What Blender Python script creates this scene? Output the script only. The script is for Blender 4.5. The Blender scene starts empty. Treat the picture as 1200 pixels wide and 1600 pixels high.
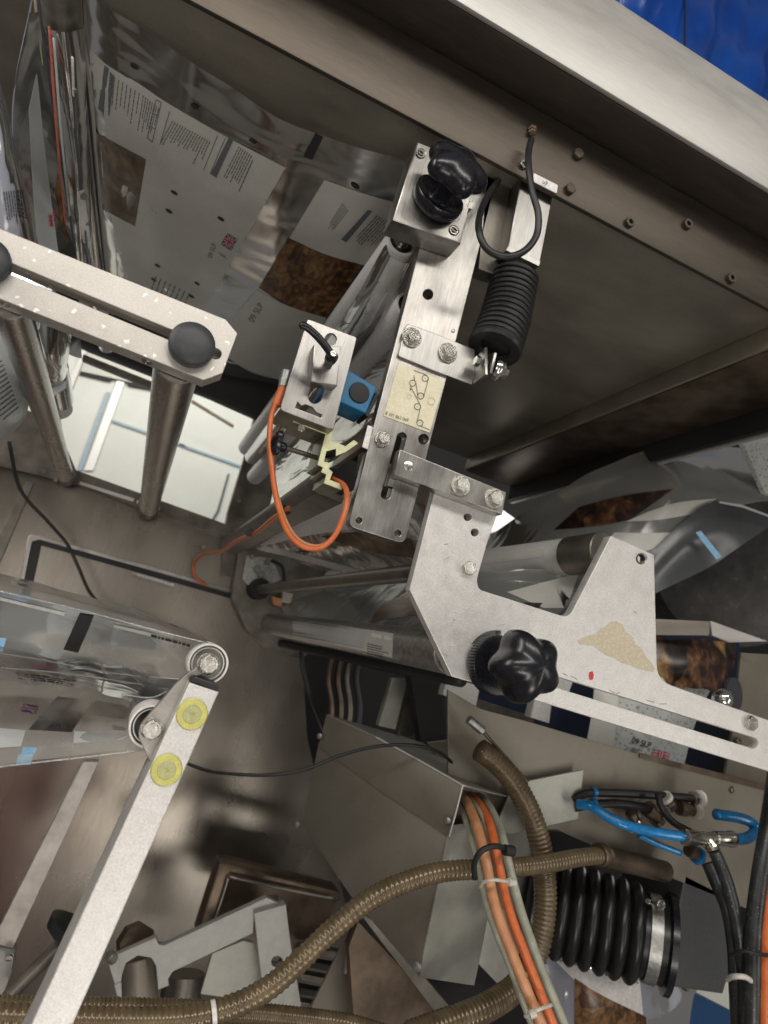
import bpy, bmesh, math, random
from mathutils import Vector, Matrix, Euler
from mathutils.bvhtree import BVHTree
from mathutils.geometry import interpolate_bezier
random.seed(7)
S = bpy.context.scene
C = S.collection
# ------------------------------------------------------------------ camera
F = math.sqrt(387*3180 - 141*1058)
XC = Vector((3180, 1058, F)).normalized()      # machine axes seen from the camera
YC = Vector((-387, 141, F)).normalized()
ZC = XC.cross(YC)
cam = bpy.data.cameras.new('camera'); co = bpy.data.objects.new('camera', cam); C.objects.link(co)
S.camera = co
rw = lambda v: Vector((v.dot(XC), v.dot(YC), v.dot(ZC)))
r, u_, b = rw(Vector((1,0,0))), rw(Vector((0,-1,0))), rw(Vector((0,0,-1)))
co.matrix_world = Matrix(((r.x,u_.x,b.x,0),(r.y,u_.y,b.y,0),(r.z,u_.z,b.z,0),(0,0,0,1)))
cam.sensor_fit = 'VERTICAL'; cam.lens = 6.8; cam.sensor_height = 6.8*1600/F; cam.sensor_width = cam.sensor_height*.75
cam.clip_start = .01; cam.clip_end = 50
cam.dof.use_dof = True; cam.dof.focus_distance = .62; cam.dof.aperture_fstop = 2.2
# ------------------------------------------------------------------ light
W = bpy.data.worlds.new('World'); S.world = W; W.use_nodes = True
W.node_tree.nodes['Background'].inputs[0].default_value = (1,.965,.91,1)
W.node_tree.nodes['Background'].inputs[1].default_value = .14
def lamp(name, loc, tgt, sx, sy, power, col=(1,.955,.89)):
    l = bpy.data.lights.new(name, 'AREA'); l.shape = 'RECTANGLE'; l.size = sx; l.size_y = sy; l.energy = power; l.color = col
    o = bpy.data.objects.new(name, l); C.objects.link(o); o.location = loc
    o.rotation_euler = (Vector(tgt)-Vector(loc)).to_track_quat('-Z','Y').to_euler(); return o
lamp('ceiling_or_side_lamp', (-.35,-.75,1.15), (.2,.7,.25), 1.3, .2, 13)
lamp('ceiling_or_side_lamp', (.9,-1.1,1.5), (.25,.7,.2), 1.4, .2, 12)
lamp('ceiling_or_side_lamp', (-1.5,.1,.9), (0,1.2,.1), .3, 1.3, 15, (1,.93,.85))  # side lamp added to light the rear wall and left film
lamp('fill_lamp', (-.6,-.9,-.1), (.1,1,.0), .5, .5, 2.0, (1,.94,.87))  # added lamp behind the camera, mirrored in the rear wall
lamp('fill_lamp', (.16,-.75,-.35), (.14,1,-.35), .22, .9, 1.5, (1,.93,.85))  # upright strip added for a soft highlight on the rear wall
lamp('fill_lamp', (.45,-.5,-.95), (.35,.95,.5), .7, .25, 5.5, (1,.95,.88))  # low lamp added to brighten the canopy underside
lamp('fill_lamp', (1.5,-.6,-.2), (.8,.8,-.1), .25, 1.0, 4, (1,.95,.88))  # upright strip lamp added on the right
lamp('ceiling_or_side_lamp', (-.1,1.85,1.1), (-.25,2.6,.6), 1.2, .4, 6.5, (1,1,.94))
lamp('ceiling_or_side_lamp', (1.6,1.3,.45), (.5,1.0,.1), .25, .8, 3)
S.view_settings.view_transform = 'Standard'; S.view_settings.look = 'None'
S.view_settings.exposure = 0.0; S.view_settings.gamma = 1
S.render.engine = 'CYCLES'; S.cycles.max_bounces = 10; S.cycles.transparent_max_bounces = 16
# ------------------------------------------------------------------ projection from measured image points to the machine's own axes
def ray(u, v):
    d = Vector((u-600, v-800, F)); return rw(d)
def P(u, v, Y): d = ray(u, v); return d*(Y/d.y)
def PZ(u, v, Z): d = ray(u, v); return d*(Z/d.z)
def PX(u, v, X): d = ray(u, v); return d*(X/d.x)
def sc(u, v, Y): return (Y/ray(u, v).y)        # metres per pixel there
# ------------------------------------------------------------------ materials
def nt(name):
    m = bpy.data.materials.new(name); m.use_nodes = True; n = m.node_tree; return m, n, n.nodes['Principled BSDF']
def N(n, t, **k):
    x = n.nodes.new(t)
    for a, v in k.items():
        if a in x.inputs: x.inputs[a].default_value = v
        else: setattr(x, a, v)
    return x
def ramp(n, stops):
    r = n.nodes.new('ShaderNodeValToRGB'); e = r.color_ramp.elements
    while len(e) < len(stops): e.new(.5)
    for x, (p, c) in zip(e, stops): x.position = p; x.color = (*c, 1) if len(c) == 3 else c
    return r
def coords(n, scale=(1,1,1)):
    t = n.nodes.new('ShaderNodeTexCoord'); m = N(n, 'ShaderNodeMapping'); m.inputs['Scale'].default_value = scale
    n.links.new(t.outputs['Object'], m.inputs[0]); return m
def surf_mat(name, c1, c2, rough=.4, metal=1., sc1=40, stretch=(1,1,1), fine=900, bump=.15, rv=.12, spots=None, coat=0, lo=.35, hi=.65, grain=None, gs=.35):
    m, n, p = nt(name); L = n.links.new
    k = coords(n, stretch)
    a = N(n, 'ShaderNodeTexNoise', Scale=sc1, Detail=6., Roughness=.6); L(k.outputs[0], a.inputs[0])
    r = ramp(n, [(lo, c1), (hi, c2)]); L(a.outputs[0], r.inputs[0]); out = r.outputs[0]
    f = N(n, 'ShaderNodeTexNoise', Scale=fine, Detail=3.); L((coords(n, grain) if grain else k).outputs[0], f.inputs[0])
    mx = N(n, 'ShaderNodeMix', data_type='RGBA', blend_type='MULTIPLY'); mx.inputs[0].default_value = gs
    L(out, mx.inputs[6]); fr = ramp(n, [(.3,(.6,.6,.6)),(.7,(1.15,1.15,1.15))]); L(f.outputs[0], fr.inputs[0]); L(fr.outputs[0], mx.inputs[7]); out = mx.outputs[2]
    if spots:
        k2 = coords(n); v = N(n, 'ShaderNodeTexVoronoi', Scale=spots[0]); dn = N(n, 'ShaderNodeTexNoise', Scale=spots[0]*2.5, Detail=3.); L(k2.outputs[0], dn.inputs[0]); dm = N(n, 'ShaderNodeMix', data_type='RGBA', blend_type='LINEAR_LIGHT'); dm.inputs[0].default_value = .35/spots[0]; L(k2.outputs[0], dm.inputs[6]); L(dn.outputs['Color'], dm.inputs[7]); L(dm.outputs[2], v.inputs[0])
        q = ramp(n, [(spots[1], (1,1,1)), (spots[1]+.05, (0,0,0))]); L(v.outputs[0], q.inputs[0])
        m2 = N(n, 'ShaderNodeMix', data_type='RGBA'); L(q.outputs[0], m2.inputs[0]); L(out, m2.inputs[6]); m2.inputs[7].default_value = (*spots[2], 1); out = m2.outputs[2]
    L(out, p.inputs['Base Color'])
    p.inputs['Metallic'].default_value = metal
    rr = N(n, 'ShaderNodeMapRange'); rr.inputs[3].default_value = rough-rv; rr.inputs[4].default_value = rough+rv
    L(a.outputs[0], rr.inputs[0]); L(rr.outputs[0], p.inputs['Roughness'])
    if coat: p.inputs['Coat Weight'].default_value = coat
    bu = N(n, 'ShaderNodeBump', Strength=bump, Distance=.0004); L(f.outputs[0], bu.inputs['Height']); L(bu.outputs[0], p.inputs['Normal'])
    return m
g = lambda x, w=0: (x*(1+w), x, x*(1-w*1.5))
M = {}
M['machined'] = surf_mat('machined_aluminium', g(.17,.05), g(.44,.04), .36, 1, 26, (1,1,.6), 900, .25, lo=.25, hi=.60, grain=(1,1,.05), gs=.5)
M['cast'] = surf_mat('bead_blasted_aluminium', g(.70,.02), g(.78,.02), .5, .75, 90, (1,1,1), 700, .4, gs=.4)
M['cast_dark'] = surf_mat('worn_aluminium', g(.34,.05), g(.54,.05), .45, .9, 30, (1,1,1), 1200, .3)
M['splash'] = surf_mat('spattered_aluminium', g(.48,.05), g(.58,.05), .5, .8, 40, (1,1,1), 900, .25, spots=(95, .13, (.8,.79,.75)))
M['brushed'] = surf_mat('brushed_steel', g(.28,.04), g(.42,.03), .34, 1, 30, (1,1,.3), 900, .15, grain=(1,1,.05), gs=.4)
M['brushed_x'] = surf_mat('brushed_steel_long', g(.30,.06), g(.42,.06), .42, 1, 18, (1,6,6), 900, .2)
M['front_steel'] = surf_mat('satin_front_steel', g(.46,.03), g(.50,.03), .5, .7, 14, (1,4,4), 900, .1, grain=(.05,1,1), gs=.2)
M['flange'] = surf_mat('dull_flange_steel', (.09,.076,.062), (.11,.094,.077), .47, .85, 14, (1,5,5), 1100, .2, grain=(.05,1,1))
M['canopy'] = surf_mat('dark_canopy_steel', (.27,.245,.2), (.37,.335,.275), .42, .7, 6, (1,2,1), 700, .12)
M['wall'] = surf_mat('reflection_toned_stainless', (.145,.128,.107), (.33,.30,.262), .27, 1, 3.0, (1,1,.6), 700, .10, .1, lo=.32, hi=.68, grain=(1,1,.03))  # large blotches in the colour stand in for blurred reflections
M['wall_dark'] = surf_mat('grimy_steel', (.12,.11,.095), (.24,.22,.19), .4, .8, 18, (1,1,1), 600, .3)
M['box'] = surf_mat('khaki_sheet_steel', (.20,.18,.145), (.25,.225,.185), .48, .55, 12, (1,1,1), 900, .12)
M['pale'] = surf_mat('pale_sheet_steel', (.36,.36,.32), (.46,.46,.41), .45, .5, 25, (1,1,1), 900, .15)
M['brown'] = surf_mat('brown_steel', (.10,.075,.055), (.2,.15,.11), .38, .8, 22, (1,1,1), 900, .2)
M['grey_bracket'] = surf_mat('grey_bracket_steel', (.33,.33,.31), (.42,.42,.40), .5, .5, 50, (1,1,1), 900, .15)
M['chrome'] = surf_mat('polished_steel', g(.6), g(.75), .13, 1, 30, (1,1,1), 900, .03, .05)
M['rollerface'] = surf_mat('ground_roller_steel', g(.62,.01), g(.72,.01), .28, .25, 30, (1,.3,1), 700, .08, .06)
M['tube'] = surf_mat('satin_steel_tube', g(.38,.04), g(.52,.04), .27, 1, 30, (1,.3,1), 700, .08, .08)
M['zinc'] = surf_mat('zinc_plated', (.5,.5,.46), (.72,.71,.66), .25, 1, 200, (1,1,1), 1500, .2)
M['bolt'] = surf_mat('bolt_steel', (.42,.41,.37), (.66,.65,.60), .25, 1, 1.2, (1,1,1), 9, .25)
M['bolt'].node_tree.nodes['Bump'].inputs['Distance'].default_value = .012
M['socket'] = surf_mat('socket_screw_steel', (.2,.2,.18), (.42,.42,.38), .32, 1, 1.2, (1,1,1), 9, .1)
M['galv'] = surf_mat('galvanised_steel', (.3,.3,.29), (.5,.5,.48), .4, .9, 160, (1,1,1), 1000, .3)
M['olive'] = surf_mat('anodised_profile', (.22,.21,.15), (.28,.27,.2), .4, .8, 20, (1,8,1), 900, .15)
M['lime'] = surf_mat('cut_face_of_profile', (.62,.62,.38), (.74,.74,.48), .45, .3, 90, (1,1,1), 900, .15)
M['nickel'] = surf_mat('nickel_fitting', (.5,.46,.4), (.7,.66,.58), .22, 1, 120, (1,1,1), 900, .1)
def plastic(name, c, rough=.3, sc1=200, bump=.1, c2=None, spots=None, **k): return surf_mat(name, c, c2 or tuple(x*1.25+.003 for x in c), rough, 0, sc1, (1,1,1), 900, bump, .06, spots=spots, **k)
M['knob'] = plastic('glossy_black_plastic', (.006,.006,.009), .27, bump=.05, coat=.0)
M['rubber'] = plastic('black_rubber', (.012,.012,.012), .42)
M['bellow'] = plastic('shiny_black_rubber', (.007,.007,.007), .34)
M['dust_rubber'] = plastic('scuffed_black_hose', (.012,.014,.016), .35, 60, .3, (.03,.035,.035), spots=(260, .10, (.3,.3,.27)))
M['black'] = plastic('matt_black', (.01,.01,.011), .6)
M['navy'] = plastic('dark_navy', (.006,.012,.035), .5)
M['slate'] = plastic('matt_slate_plastic', (.035,.038,.042), .5)
M['blackpad'] = plastic('grey_black_plastic', (.045,.048,.05), .5)
M['white'] = plastic('white_board', (.78,.79,.72), .5, 8, .02, (.84,.85,.79))
M['whitepl'] = plastic('white_nylon', (.7,.68,.66), .35)
M['bluetape'] = plastic('blue_trim', (.2,.38,.55), .5)
M['blue'] = plastic('sensor_blue', (.01,.13,.27), .38, c2=(.015,.16,.33))
M['cover'] = plastic('blue_vinyl', (.003,.045,.28), .2, 9, .4, (.004,.07,.38))
M['orange'] = plastic('orange_cable', (.55,.115,.025), .4, 60, .1, (.66,.17,.05))
M['copper'] = plastic('faded_orange_cable', (.50,.21,.09), .4, 60, .2, (.62,.31,.16))
M['greycable'] = plastic('grey_green_cable', (.25,.26,.2), .4, 60, .1, (.38,.39,.31))
M['tie'] = plastic('natural_cable_tie', (.5,.48,.42), .4)
M['yellow'] = plastic('translucent_yellow_nylon', (.52,.50,.14), .3)
M['yellow2'] = plastic('yellow_nylon_core', (.40,.40,.2), .3)
M['label'] = plastic('cream_aluminium_label', (.66,.61,.43), .38, 40, .05, (.78,.73,.54))
M['ink'] = plastic('black_ink', (.02,.02,.02), .5)
M['softink'] = plastic('grey_ink', (.11,.12,.13), .5)
M['trim'] = plastic('pale_blue_line', (.36,.46,.54), .5)
M['paper'] = plastic('printed_white', (.50,.52,.52), .32, 20, .05, (.56,.58,.58))
M['paperdim'] = plastic('translucent_print', (.54,.535,.495), .3, 20, .05, (.60,.595,.55))
M['residue'] = plastic('glue_residue', (.48,.42,.31), .7, 300, .6, (.60,.53,.40))
M['red'] = plastic('red_print', (.5,.03,.05), .5)
M['added_redpanel'] = plastic('added_red_panel_paint', (.8,.05,.04), .5)
M['flagblue'] = plastic('navy_print', (.03,.05,.2), .5)
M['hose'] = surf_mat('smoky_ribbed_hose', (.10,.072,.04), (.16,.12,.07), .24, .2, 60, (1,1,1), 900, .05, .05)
M['hose_lit'] = surf_mat('golden_lit_hose', (.125,.092,.052), (.19,.142,.082), .24, .3, 60, (1,1,1), 900, .05, .05)  # copy of the hose above, lit look put into a lighter colour
M['reel'] = plastic('dark_reel_film', (.03,.028,.027), .26, 30, .1, (.055,.05,.048))
M['darkfilm'] = plastic('dark_grey_film', (.06,.066,.07), .25, 18, .1, (.08,.086,.09))
def food(name, cs, scale=70, rough=.3):
    """photo print of roasted wedges: irregular long cells, dark gaps, uneven browning"""
    m, n, p = nt(name); L = n.links.new; k = coords(n, (1,.45,.7)); k.inputs['Rotation'].default_value = (.3,.5,.6)
    w = N(n, 'ShaderNodeTexNoise', Scale=scale*.5, Detail=2.); L(k.outputs[0], w.inputs[0])
    mx = N(n, 'ShaderNodeMix', data_type='RGBA', blend_type='LINEAR_LIGHT'); mx.inputs[0].default_value = .035; L(k.outputs[0], mx.inputs[6]); L(w.outputs['Color'], mx.inputs[7])
    v = N(n, 'ShaderNodeTexVoronoi', Scale=scale, feature='DISTANCE_TO_EDGE'); v2 = N(n, 'ShaderNodeTexVoronoi', Scale=scale)
    L(mx.outputs[2], v.inputs[0]); L(mx.outputs[2], v2.inputs[0])
    a = N(n, 'ShaderNodeTexNoise', Scale=scale*2.2, Detail=5.); L(k.outputs[0], a.inputs[0])
    sp = N(n, 'ShaderNodeSeparateColor'); L(v2.outputs['Color'], sp.inputs[0])
    md = N(n, 'ShaderNodeMath', operation='MULTIPLY_ADD'); L(sp.outputs[0], md.inputs[0]); md.inputs[1].default_value = .32; 
    m3 = N(n, 'ShaderNodeMath', operation='MULTIPLY'); L(a.outputs[0], m3.inputs[0]); m3.inputs[1].default_value = .75; L(m3.outputs[0], md.inputs[2])
    r = ramp(n, cs); L(md.outputs[0], r.inputs[0])
    e = ramp(n, [(.0,(.12,.1,.1)),(.22,(1,1,1))]); L(v.outputs[0], e.inputs[0])
    mm = N(n, 'ShaderNodeMix', data_type='RGBA', blend_type='MULTIPLY'); mm.inputs[0].default_value = .5; L(r.outputs[0], mm.inputs[6]); L(e.outputs[0], mm.inputs[7])
    L(mm.outputs[2], p.inputs['Base Color']); p.inputs['Roughness'].default_value = rough
    return m
M['food'] = food('printed_food_photo', [(.2,(.03,.014,.008)),(.4,(.10,.045,.02)),(.52,(.20,.10,.04)),(.66,(.30,.17,.07)),(.8,(.38,.24,.10))], 55)
M['fooddim'] = food('printed_food_photo_brown', [(.2,(.05,.028,.018)),(.42,(.11,.068,.042)),(.58,(.17,.115,.07)),(.75,(.25,.18,.11))], 40)
M['fooddark'] = food('printed_food_photo_dark', [(.3,(.006,.004,.004)),(.5,(.035,.018,.014)),(.62,(.14,.06,.03)),(.75,(.3,.2,.06))], 30)
def film(name, tint=(.9,.92,.92), gl=.22, milky=.1, rough=.12, wr=(9,3,1), bump=.5, mc=(.55,.57,.58), det=1.5):
    m = bpy.data.materials.new(name); m.use_nodes = True; n = m.node_tree; n.nodes.clear(); L = n.links.new
    o = n.nodes.new('ShaderNodeOutputMaterial'); t = N(n, 'ShaderNodeBsdfTransparent'); t.inputs[0].default_value = (*tint,1)
    gz = N(n, 'ShaderNodeBsdfGlossy'); gz.inputs['Roughness'].default_value = rough
    df = N(n, 'ShaderNodeBsdfDiffuse'); df.inputs[0].default_value = (*mc,1)
    k = coords(n, wr); a = N(n, 'ShaderNodeTexNoise', Scale=3., Detail=det, Distortion=.6); L(k.outputs[0], a.inputs[0])
    bu = N(n, 'ShaderNodeBump', Strength=bump, Distance=.012); L(a.outputs[0], bu.inputs['Height'])
    L(bu.outputs[0], gz.inputs['Normal'])
    fr = N(n, 'ShaderNodeFresnel'); fr.inputs[0].default_value = 1.28; L(bu.outputs[0], fr.inputs['Normal'])
    ad = N(n, 'ShaderNodeMath', operation='ADD'); L(fr.outputs[0], ad.inputs[0]); ad.inputs[1].default_value = gl
    m1 = N(n, 'ShaderNodeMixShader'); m1.inputs[0].default_value = milky; L(t.outputs[0], m1.inputs[1]); L(df.outputs[0], m1.inputs[2])
    m2 = N(n, 'ShaderNodeMixShader'); L(ad.outputs[0], m2.inputs[0]); L(m1.outputs[0], m2.inputs[1]); L(gz.outputs[0], m2.inputs[2])
    L(m2.outputs[0], o.inputs[0]); return m
M['film'] = film('clear_film', gl=.06, milky=.38, wr=(2,2,7), mc=(.62,.61,.58))
M['film_wrinkle'] = film('wrinkled_clear_film', gl=.10, milky=.36, rough=.12, wr=(3,3,12), bump=.45, det=2.5)
M['film_left'] = film('wrapped_clear_film', gl=.06, milky=.40, rough=.16, wr=(2,4,2), bump=.6, mc=(.5,.49,.46))
M['film_blue'] = film('bluish_film', (.8,.84,.95), .1, .7, .14, (3,8,3), 1., (.42,.44,.52))
M['film_brown'] = film('brown_tinted_film', (.8,.66,.6), .05, .32, .15, (2,2,6), .5, (.26,.18,.14))
M['film_grey'] = film('grey_film', (.7,.72,.70), .09, .6, .18, (3,6,3), .6, (.26,.26,.25))
# ------------------------------------------------------------------ object helpers
WL = {}
def link(name, me, mat=None, parent=None, org=None, smooth=False, kind=None, label=None):
    """me has world-space vertices; re-centred on its own origin"""
    vs = [v.co for v in me.vertices]
    if org is None:
        org = Vector([(min(v[i] for v in vs)+max(v[i] for v in vs))/2 for i in range(3)]) if vs else Vector()
    me.transform(Matrix.Translation(-org))
    if mat: me.materials.clear(); me.materials.append(M[mat])
    if smooth:
        for p in me.polygons: p.use_smooth = True
        if smooth != 'full':
            try: me.set_sharp_from_angle(angle=math.radians(38))
            except Exception: pass
    o = bpy.data.objects.new(name, me); C.objects.link(o); WL[o.name] = org.copy()
    o.location = org
    if parent: o.parent = parent; o.location = org - WL[parent.name]
    if kind: o['kind'] = kind
    if label: o['label'] = label
    return o
def thing(name, label, cat, loc, group=None):
    o = bpy.data.objects.new(name, None); C.objects.link(o); o.location = loc; o.empty_display_size = .01
    WL[o.name] = Vector(loc); o['label'] = label; o['category'] = cat
    if group: o['group'] = group
    return o
def tag(o, label, cat, group=None):
    o['label'] = label; o['category'] = cat
    if group: o['group'] = group
    return o
def mesh(verts, faces, name='m'):
    me = bpy.data.meshes.new(name); me.from_pydata([tuple(v) for v in verts], [], faces); me.update(); return me
def fixn(me):
    bm = bmesh.new(); bm.from_mesh(me); bmesh.ops.recalc_face_normals(bm, faces=bm.faces); bm.to_mesh(me); bm.free(); return me
def rnd(pts, scale=1):
    """round polygon corners; pts (x,y[,r])"""
    out = []; n = len(pts)
    for i, p in enumerate(pts):
        if len(p) < 3 or p[2] <= 0: out.append((p[0], p[1])); continue
        a = Vector(pts[i-1][:2]); c = Vector(pts[(i+1) % n][:2]); q = Vector(p[:2]); d1 = (a-q); d2 = (c-q)
        t = min(p[2], d1.length*.48, d2.length*.48); s = q+d1.normalized()*t; e = q+d2.normalized()*t
        for k in range(7):
            w = k/6; x = s*(1-w)**2+q*2*w*(1-w)+e*w*w; out.append((x.x, x.y))
    return out
def circ(u, v, r, n=24): return [(u+r*math.cos(2*math.pi*i/n), v+r*math.sin(2*math.pi*i/n)) for i in range(n)]
def slot(u1, v1, u2, v2, r):
    a = math.atan2(v2-v1, u2-u1); o = []
    for i in range(13): t = a+math.pi/2+math.pi*i/12; o.append((u1+r*math.cos(t), v1+r*math.sin(t)))
    for i in range(13): t = a-math.pi/2+math.pi*i/12; o.append((u2+r*math.cos(t), v2+r*math.sin(t)))
    return o
def plate_mesh(pts, Y, t, holes=(), bevel=.0006):
    cu = bpy.data.curves.new('c', 'CURVE'); cu.dimensions = '2D'; cu.fill_mode = 'BOTH'
    bevel = min(bevel, t*.3)
    cu.extrude = t/2-bevel; cu.bevel_depth = bevel; cu.offset = -bevel; cu.bevel_resolution = 1
    for ring in [rnd(pts)]+list(holes):
        w = [P(p[0], p[1], Y) for p in ring]
        s = cu.splines.new('POLY'); s.points.add(len(w)-1); s.use_cyclic_u = True
        for q, p in zip(s.points, w): q.co = (p.x, p.z, 0, 1)
    ob = bpy.data.objects.new('c', cu); C.objects.link(ob)
    dg = bpy.context.evaluated_depsgraph_get(); me = bpy.data.meshes.new_from_object(ob.evaluated_get(dg))
    bpy.data.objects.remove(ob)
    for v in me.vertices: x, y, z = v.co; v.co = (x, Y+t/2-z, y)
    return me
def plate(name, pts, Y, t, mat, parent=None, holes=(), bevel=.0006, **k):
    return link(name, plate_mesh(pts, Y, t, holes, bevel), mat, parent, smooth=True, **k)
def prism(name, face, vec, mat, parent=None, bevel=.0005, **k):
    """polygon of world points swept along vec"""
    n = len(face); vec = Vector(vec); vs = [Vector(p) for p in face]+[Vector(p)+vec for p in face]
    fs = [list(range(n)), list(range(2*n-1, n-1, -1))]+[[i, (i+1) % n, n+(i+1) % n, n+i][::-1] for i in range(n)]
    me = fixn(mesh(vs, fs))
    if bevel:
        bm = bmesh.new(); bm.from_mesh(me)
        bmesh.ops.bevel(bm, geom=bm.edges[:], offset=bevel, segments=2, affect='EDGES', profile=.5); bm.to_mesh(me); bm.free()
    return link(name, me, mat, parent, smooth=True, **k)
def box(name, lo, hi, mat, parent=None, bevel=.0008, **k):
    a, c = Vector(lo), Vector(hi)
    return prism(name, [(a.x,a.y,a.z),(c.x,a.y,a.z),(c.x,a.y,c.z),(a.x,a.y,c.z)], (0,c.y-a.y,0), mat, parent, bevel, **k)
def frame(ax):
    ax = Vector(ax).normalized(); a = ax.orthogonal().normalized(); return a, ax.cross(a), ax
def lathe_mesh(prof, org, ax, seg=32, mod=None, caps=True):
    a, b, c = frame(ax); vs = []; fs = []; org = Vector(org); n = len(prof)
    for r, h in prof:
        for i in range(seg):
            t = 2*math.pi*i/seg; rr = r*(mod(t, h) if mod else 1); vs.append(org+a*rr*math.cos(t)+b*rr*math.sin(t)+c*h)
    for j in range(n-1):
        for i in range(seg): k = (i+1) % seg; fs.append([j*seg+i, j*seg+k, (j+1)*seg+k, (j+1)*seg+i])
    if caps:
        fs.append(list(range(seg))[::-1]); fs.append([(n-1)*seg+i for i in range(seg)])
    return mesh(vs, fs)
def lathe(name, prof, org, ax, mat, parent=None, seg=32, mod=None, caps=True, **k):
    return link(name, fixn(lathe_mesh(prof, org, ax, seg, mod, caps)), mat, parent, smooth=True, **k)
def cr(pts, n=10):
    """Catmull-Rom through points"""
    p = [Vector(x) for x in pts]; p = [p[0]*2-p[1]]+p+[p[-1]*2-p[-2]]; o = []
    for i in range(1, len(p)-2):
        for k in range(n):
            t = k/n; a, b_, c, d = p[i-1], p[i], p[i+1], p[i+2]
            o.append(.5*((2*b_)+(c-a)*t+(2*a-5*b_+4*c-d)*t*t+(3*b_-a-3*c+d)*t**3))
    o.append(p[-2]); return o
def resample(pts, step):
    L = [0]
    for a, b_ in zip(pts, pts[1:]): L.append(L[-1]+(b_-a).length)
    n = max(2, int(L[-1]/step)); o = []; j = 0
    for i in range(n+1):
        s = L[-1]*i/n
        while j < len(L)-2 and L[j+1] < s: j += 1
        t = (s-L[j])/max(1e-9, L[j+1]-L[j]); o.append(pts[j].lerp(pts[j+1], t))
    return o
def sweep_mesh(pts, rf, seg=12):
    vs = []; fs = []; a = None; n = len(pts)
    for i, p in enumerate(pts):
        t = (pts[min(i+1, n-1)]-pts[max(i-1, 0)]).normalized()
        a = t.orthogonal().normalized() if a is None else (a-t*a.dot(t)).normalized()
        b_ = t.cross(a); r = rf(i) if callable(rf) else rf
        for k in range(seg): w = 2*math.pi*k/seg; vs.append(p+a*r*math.cos(w)+b_*r*math.sin(w))
    for j in range(n-1):
        for i in range(seg): k = (i+1) % seg; fs.append([j*seg+i, j*seg+k, (j+1)*seg+k, (j+1)*seg+i])
    fs.append(list(range(seg))[::-1]); fs.append([(n-1)*seg+i for i in range(seg)]); return mesh(vs, fs)
def cable(name, pts, rpx, mat, parent=None, seg=10, **k):
    """pts (u,v,Y); rpx radius in pixels at the first point"""
    w = cr([P(*p) for p in pts], 8); rm = rpx*sc(*pts[0])
    return link(name, sweep_mesh(w, rm, seg), mat, parent, smooth='full', **k)
def hose(name, pts, rpx, mat, parent=None, pitch=7, depth=.12, seg=18, **k):
    s = sc(*pts[0]); rm = rpx*s; w = resample(cr([P(*p) for p in pts], 10), pitch*s/4)
    f = [1, 1-depth*.5, 1-depth, 1-depth*.5]
    return link(name, sweep_mesh(w, lambda i: rm*f[i % 4], seg), mat, parent, smooth='full', **k)
def rod(name, a, b_, r, mat, parent=None, seg=36, **k):
    a, b_ = Vector(a), Vector(b_); L = (b_-a).length; c = min(.0012, r*.1)
    return lathe(name, [(r-c,0),(r,c),(r,L-c),(r-c,L)], a, b_-a, mat, parent, seg, **k)
def surf(name, rows, mat, parent=None, nu=10, nv=10, wob=0, freq=30, wd=(0,.1,1), **k):
    """rows of (u,v,Y) control points -> smooth sheet with real thickness-free web; returns object, BVH"""
    R = [cr([P(*p) for p in r], nu) for r in rows]
    cols = [cr([R[j][i] for j in range(len(R))], nv) for i in range(len(R[0]))]
    nr, nc = len(cols[0]), len(cols); vs = []; rr = random.Random(len(name)*7+nr)
    ph = [rr.random()*6 for _ in range(6)]
    for j in range(nr):
        for i in range(nc):
            q = cols[i][j].copy()
            if wob: q += Vector(wd)*wob*(math.sin(freq*q.x+ph[0]+9*q.y)+.6*math.sin(2.3*freq*q.x+ph[1]-14*q.y)+.5*math.sin(freq*1.4*q.z+ph[2]+20*q.y))
            vs.append(q)
    fs = [[j*nc+i, j*nc+i+1, (j+1)*nc+i+1, (j+1)*nc+i] for j in range(nr-1) for i in range(nc-1)]
    bvh = BVHTree.FromPolygons(vs, fs)
    return link(name, mesh(vs, fs), mat, parent, smooth='full', **k), bvh
def onto(bvh, u, v, off=.0006, Y=None):
    if bvh is None: return P(u, v, Y-off)
    d = ray(u, v).normalized(); h = bvh.ray_cast(Vector((0,0,0)), d)
    if h[0] is None:
        h = (bvh.find_nearest(d*1.0)[0],) if Y is None else (P(u, v, Y),)
        return h[0]-d*off
    return h[0]-d*off
def decal(name, A, B, bvh, mat, parent, n=4, m=6, off=.0008, Y=None, **k):
    """printed patch between two measured polylines, laid on the sheet"""
    a = [Vector((*p, 0)) for p in A]; b_ = [Vector((*p, 0)) for p in B]
    if len(a) > 2: a = cr(a, n)
    else: a = [a[0].lerp(a[1], i/(2*n)) for i in range(2*n+1)]
    if len(b_) > 2: b_ = cr(b_, n)
    else: b_ = [b_[0].lerp(b_[1], i/(len(a)-1)) for i in range(len(a))]
    vs = [onto(bvh, *(a[i].lerp(b_[i], j/m)).xy, off, Y) for j in range(m+1) for i in range(len(a))]
    nc = len(a); fs = [[j*nc+i, j*nc+i+1, (j+1)*nc+i+1, (j+1)*nc+i] for j in range(m) for i in range(nc-1)]
    return link(name, mesh(vs, fs), mat, parent, smooth='full', **k)
def decal_poly(name, polys, bvh, mat, parent, off=.0012, Y=None, **k):
    vs = []; fs = []
    for p in polys:
        s = len(vs); vs += [onto(bvh, x[0], x[1], off, Y) for x in p]; fs.append(list(range(s, len(vs))))
    return link(name, mesh(vs, fs), mat, parent, **k)
def seg2(a, b_, w):
    a, b_ = Vector(a), Vector(b_); d = (b_-a); nrm = Vector((-d.y, d.x)).normalized()*w/2
    return [tuple(a+nrm), tuple(b_+nrm), tuple(b_-nrm), tuple(a-nrm)]
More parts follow.
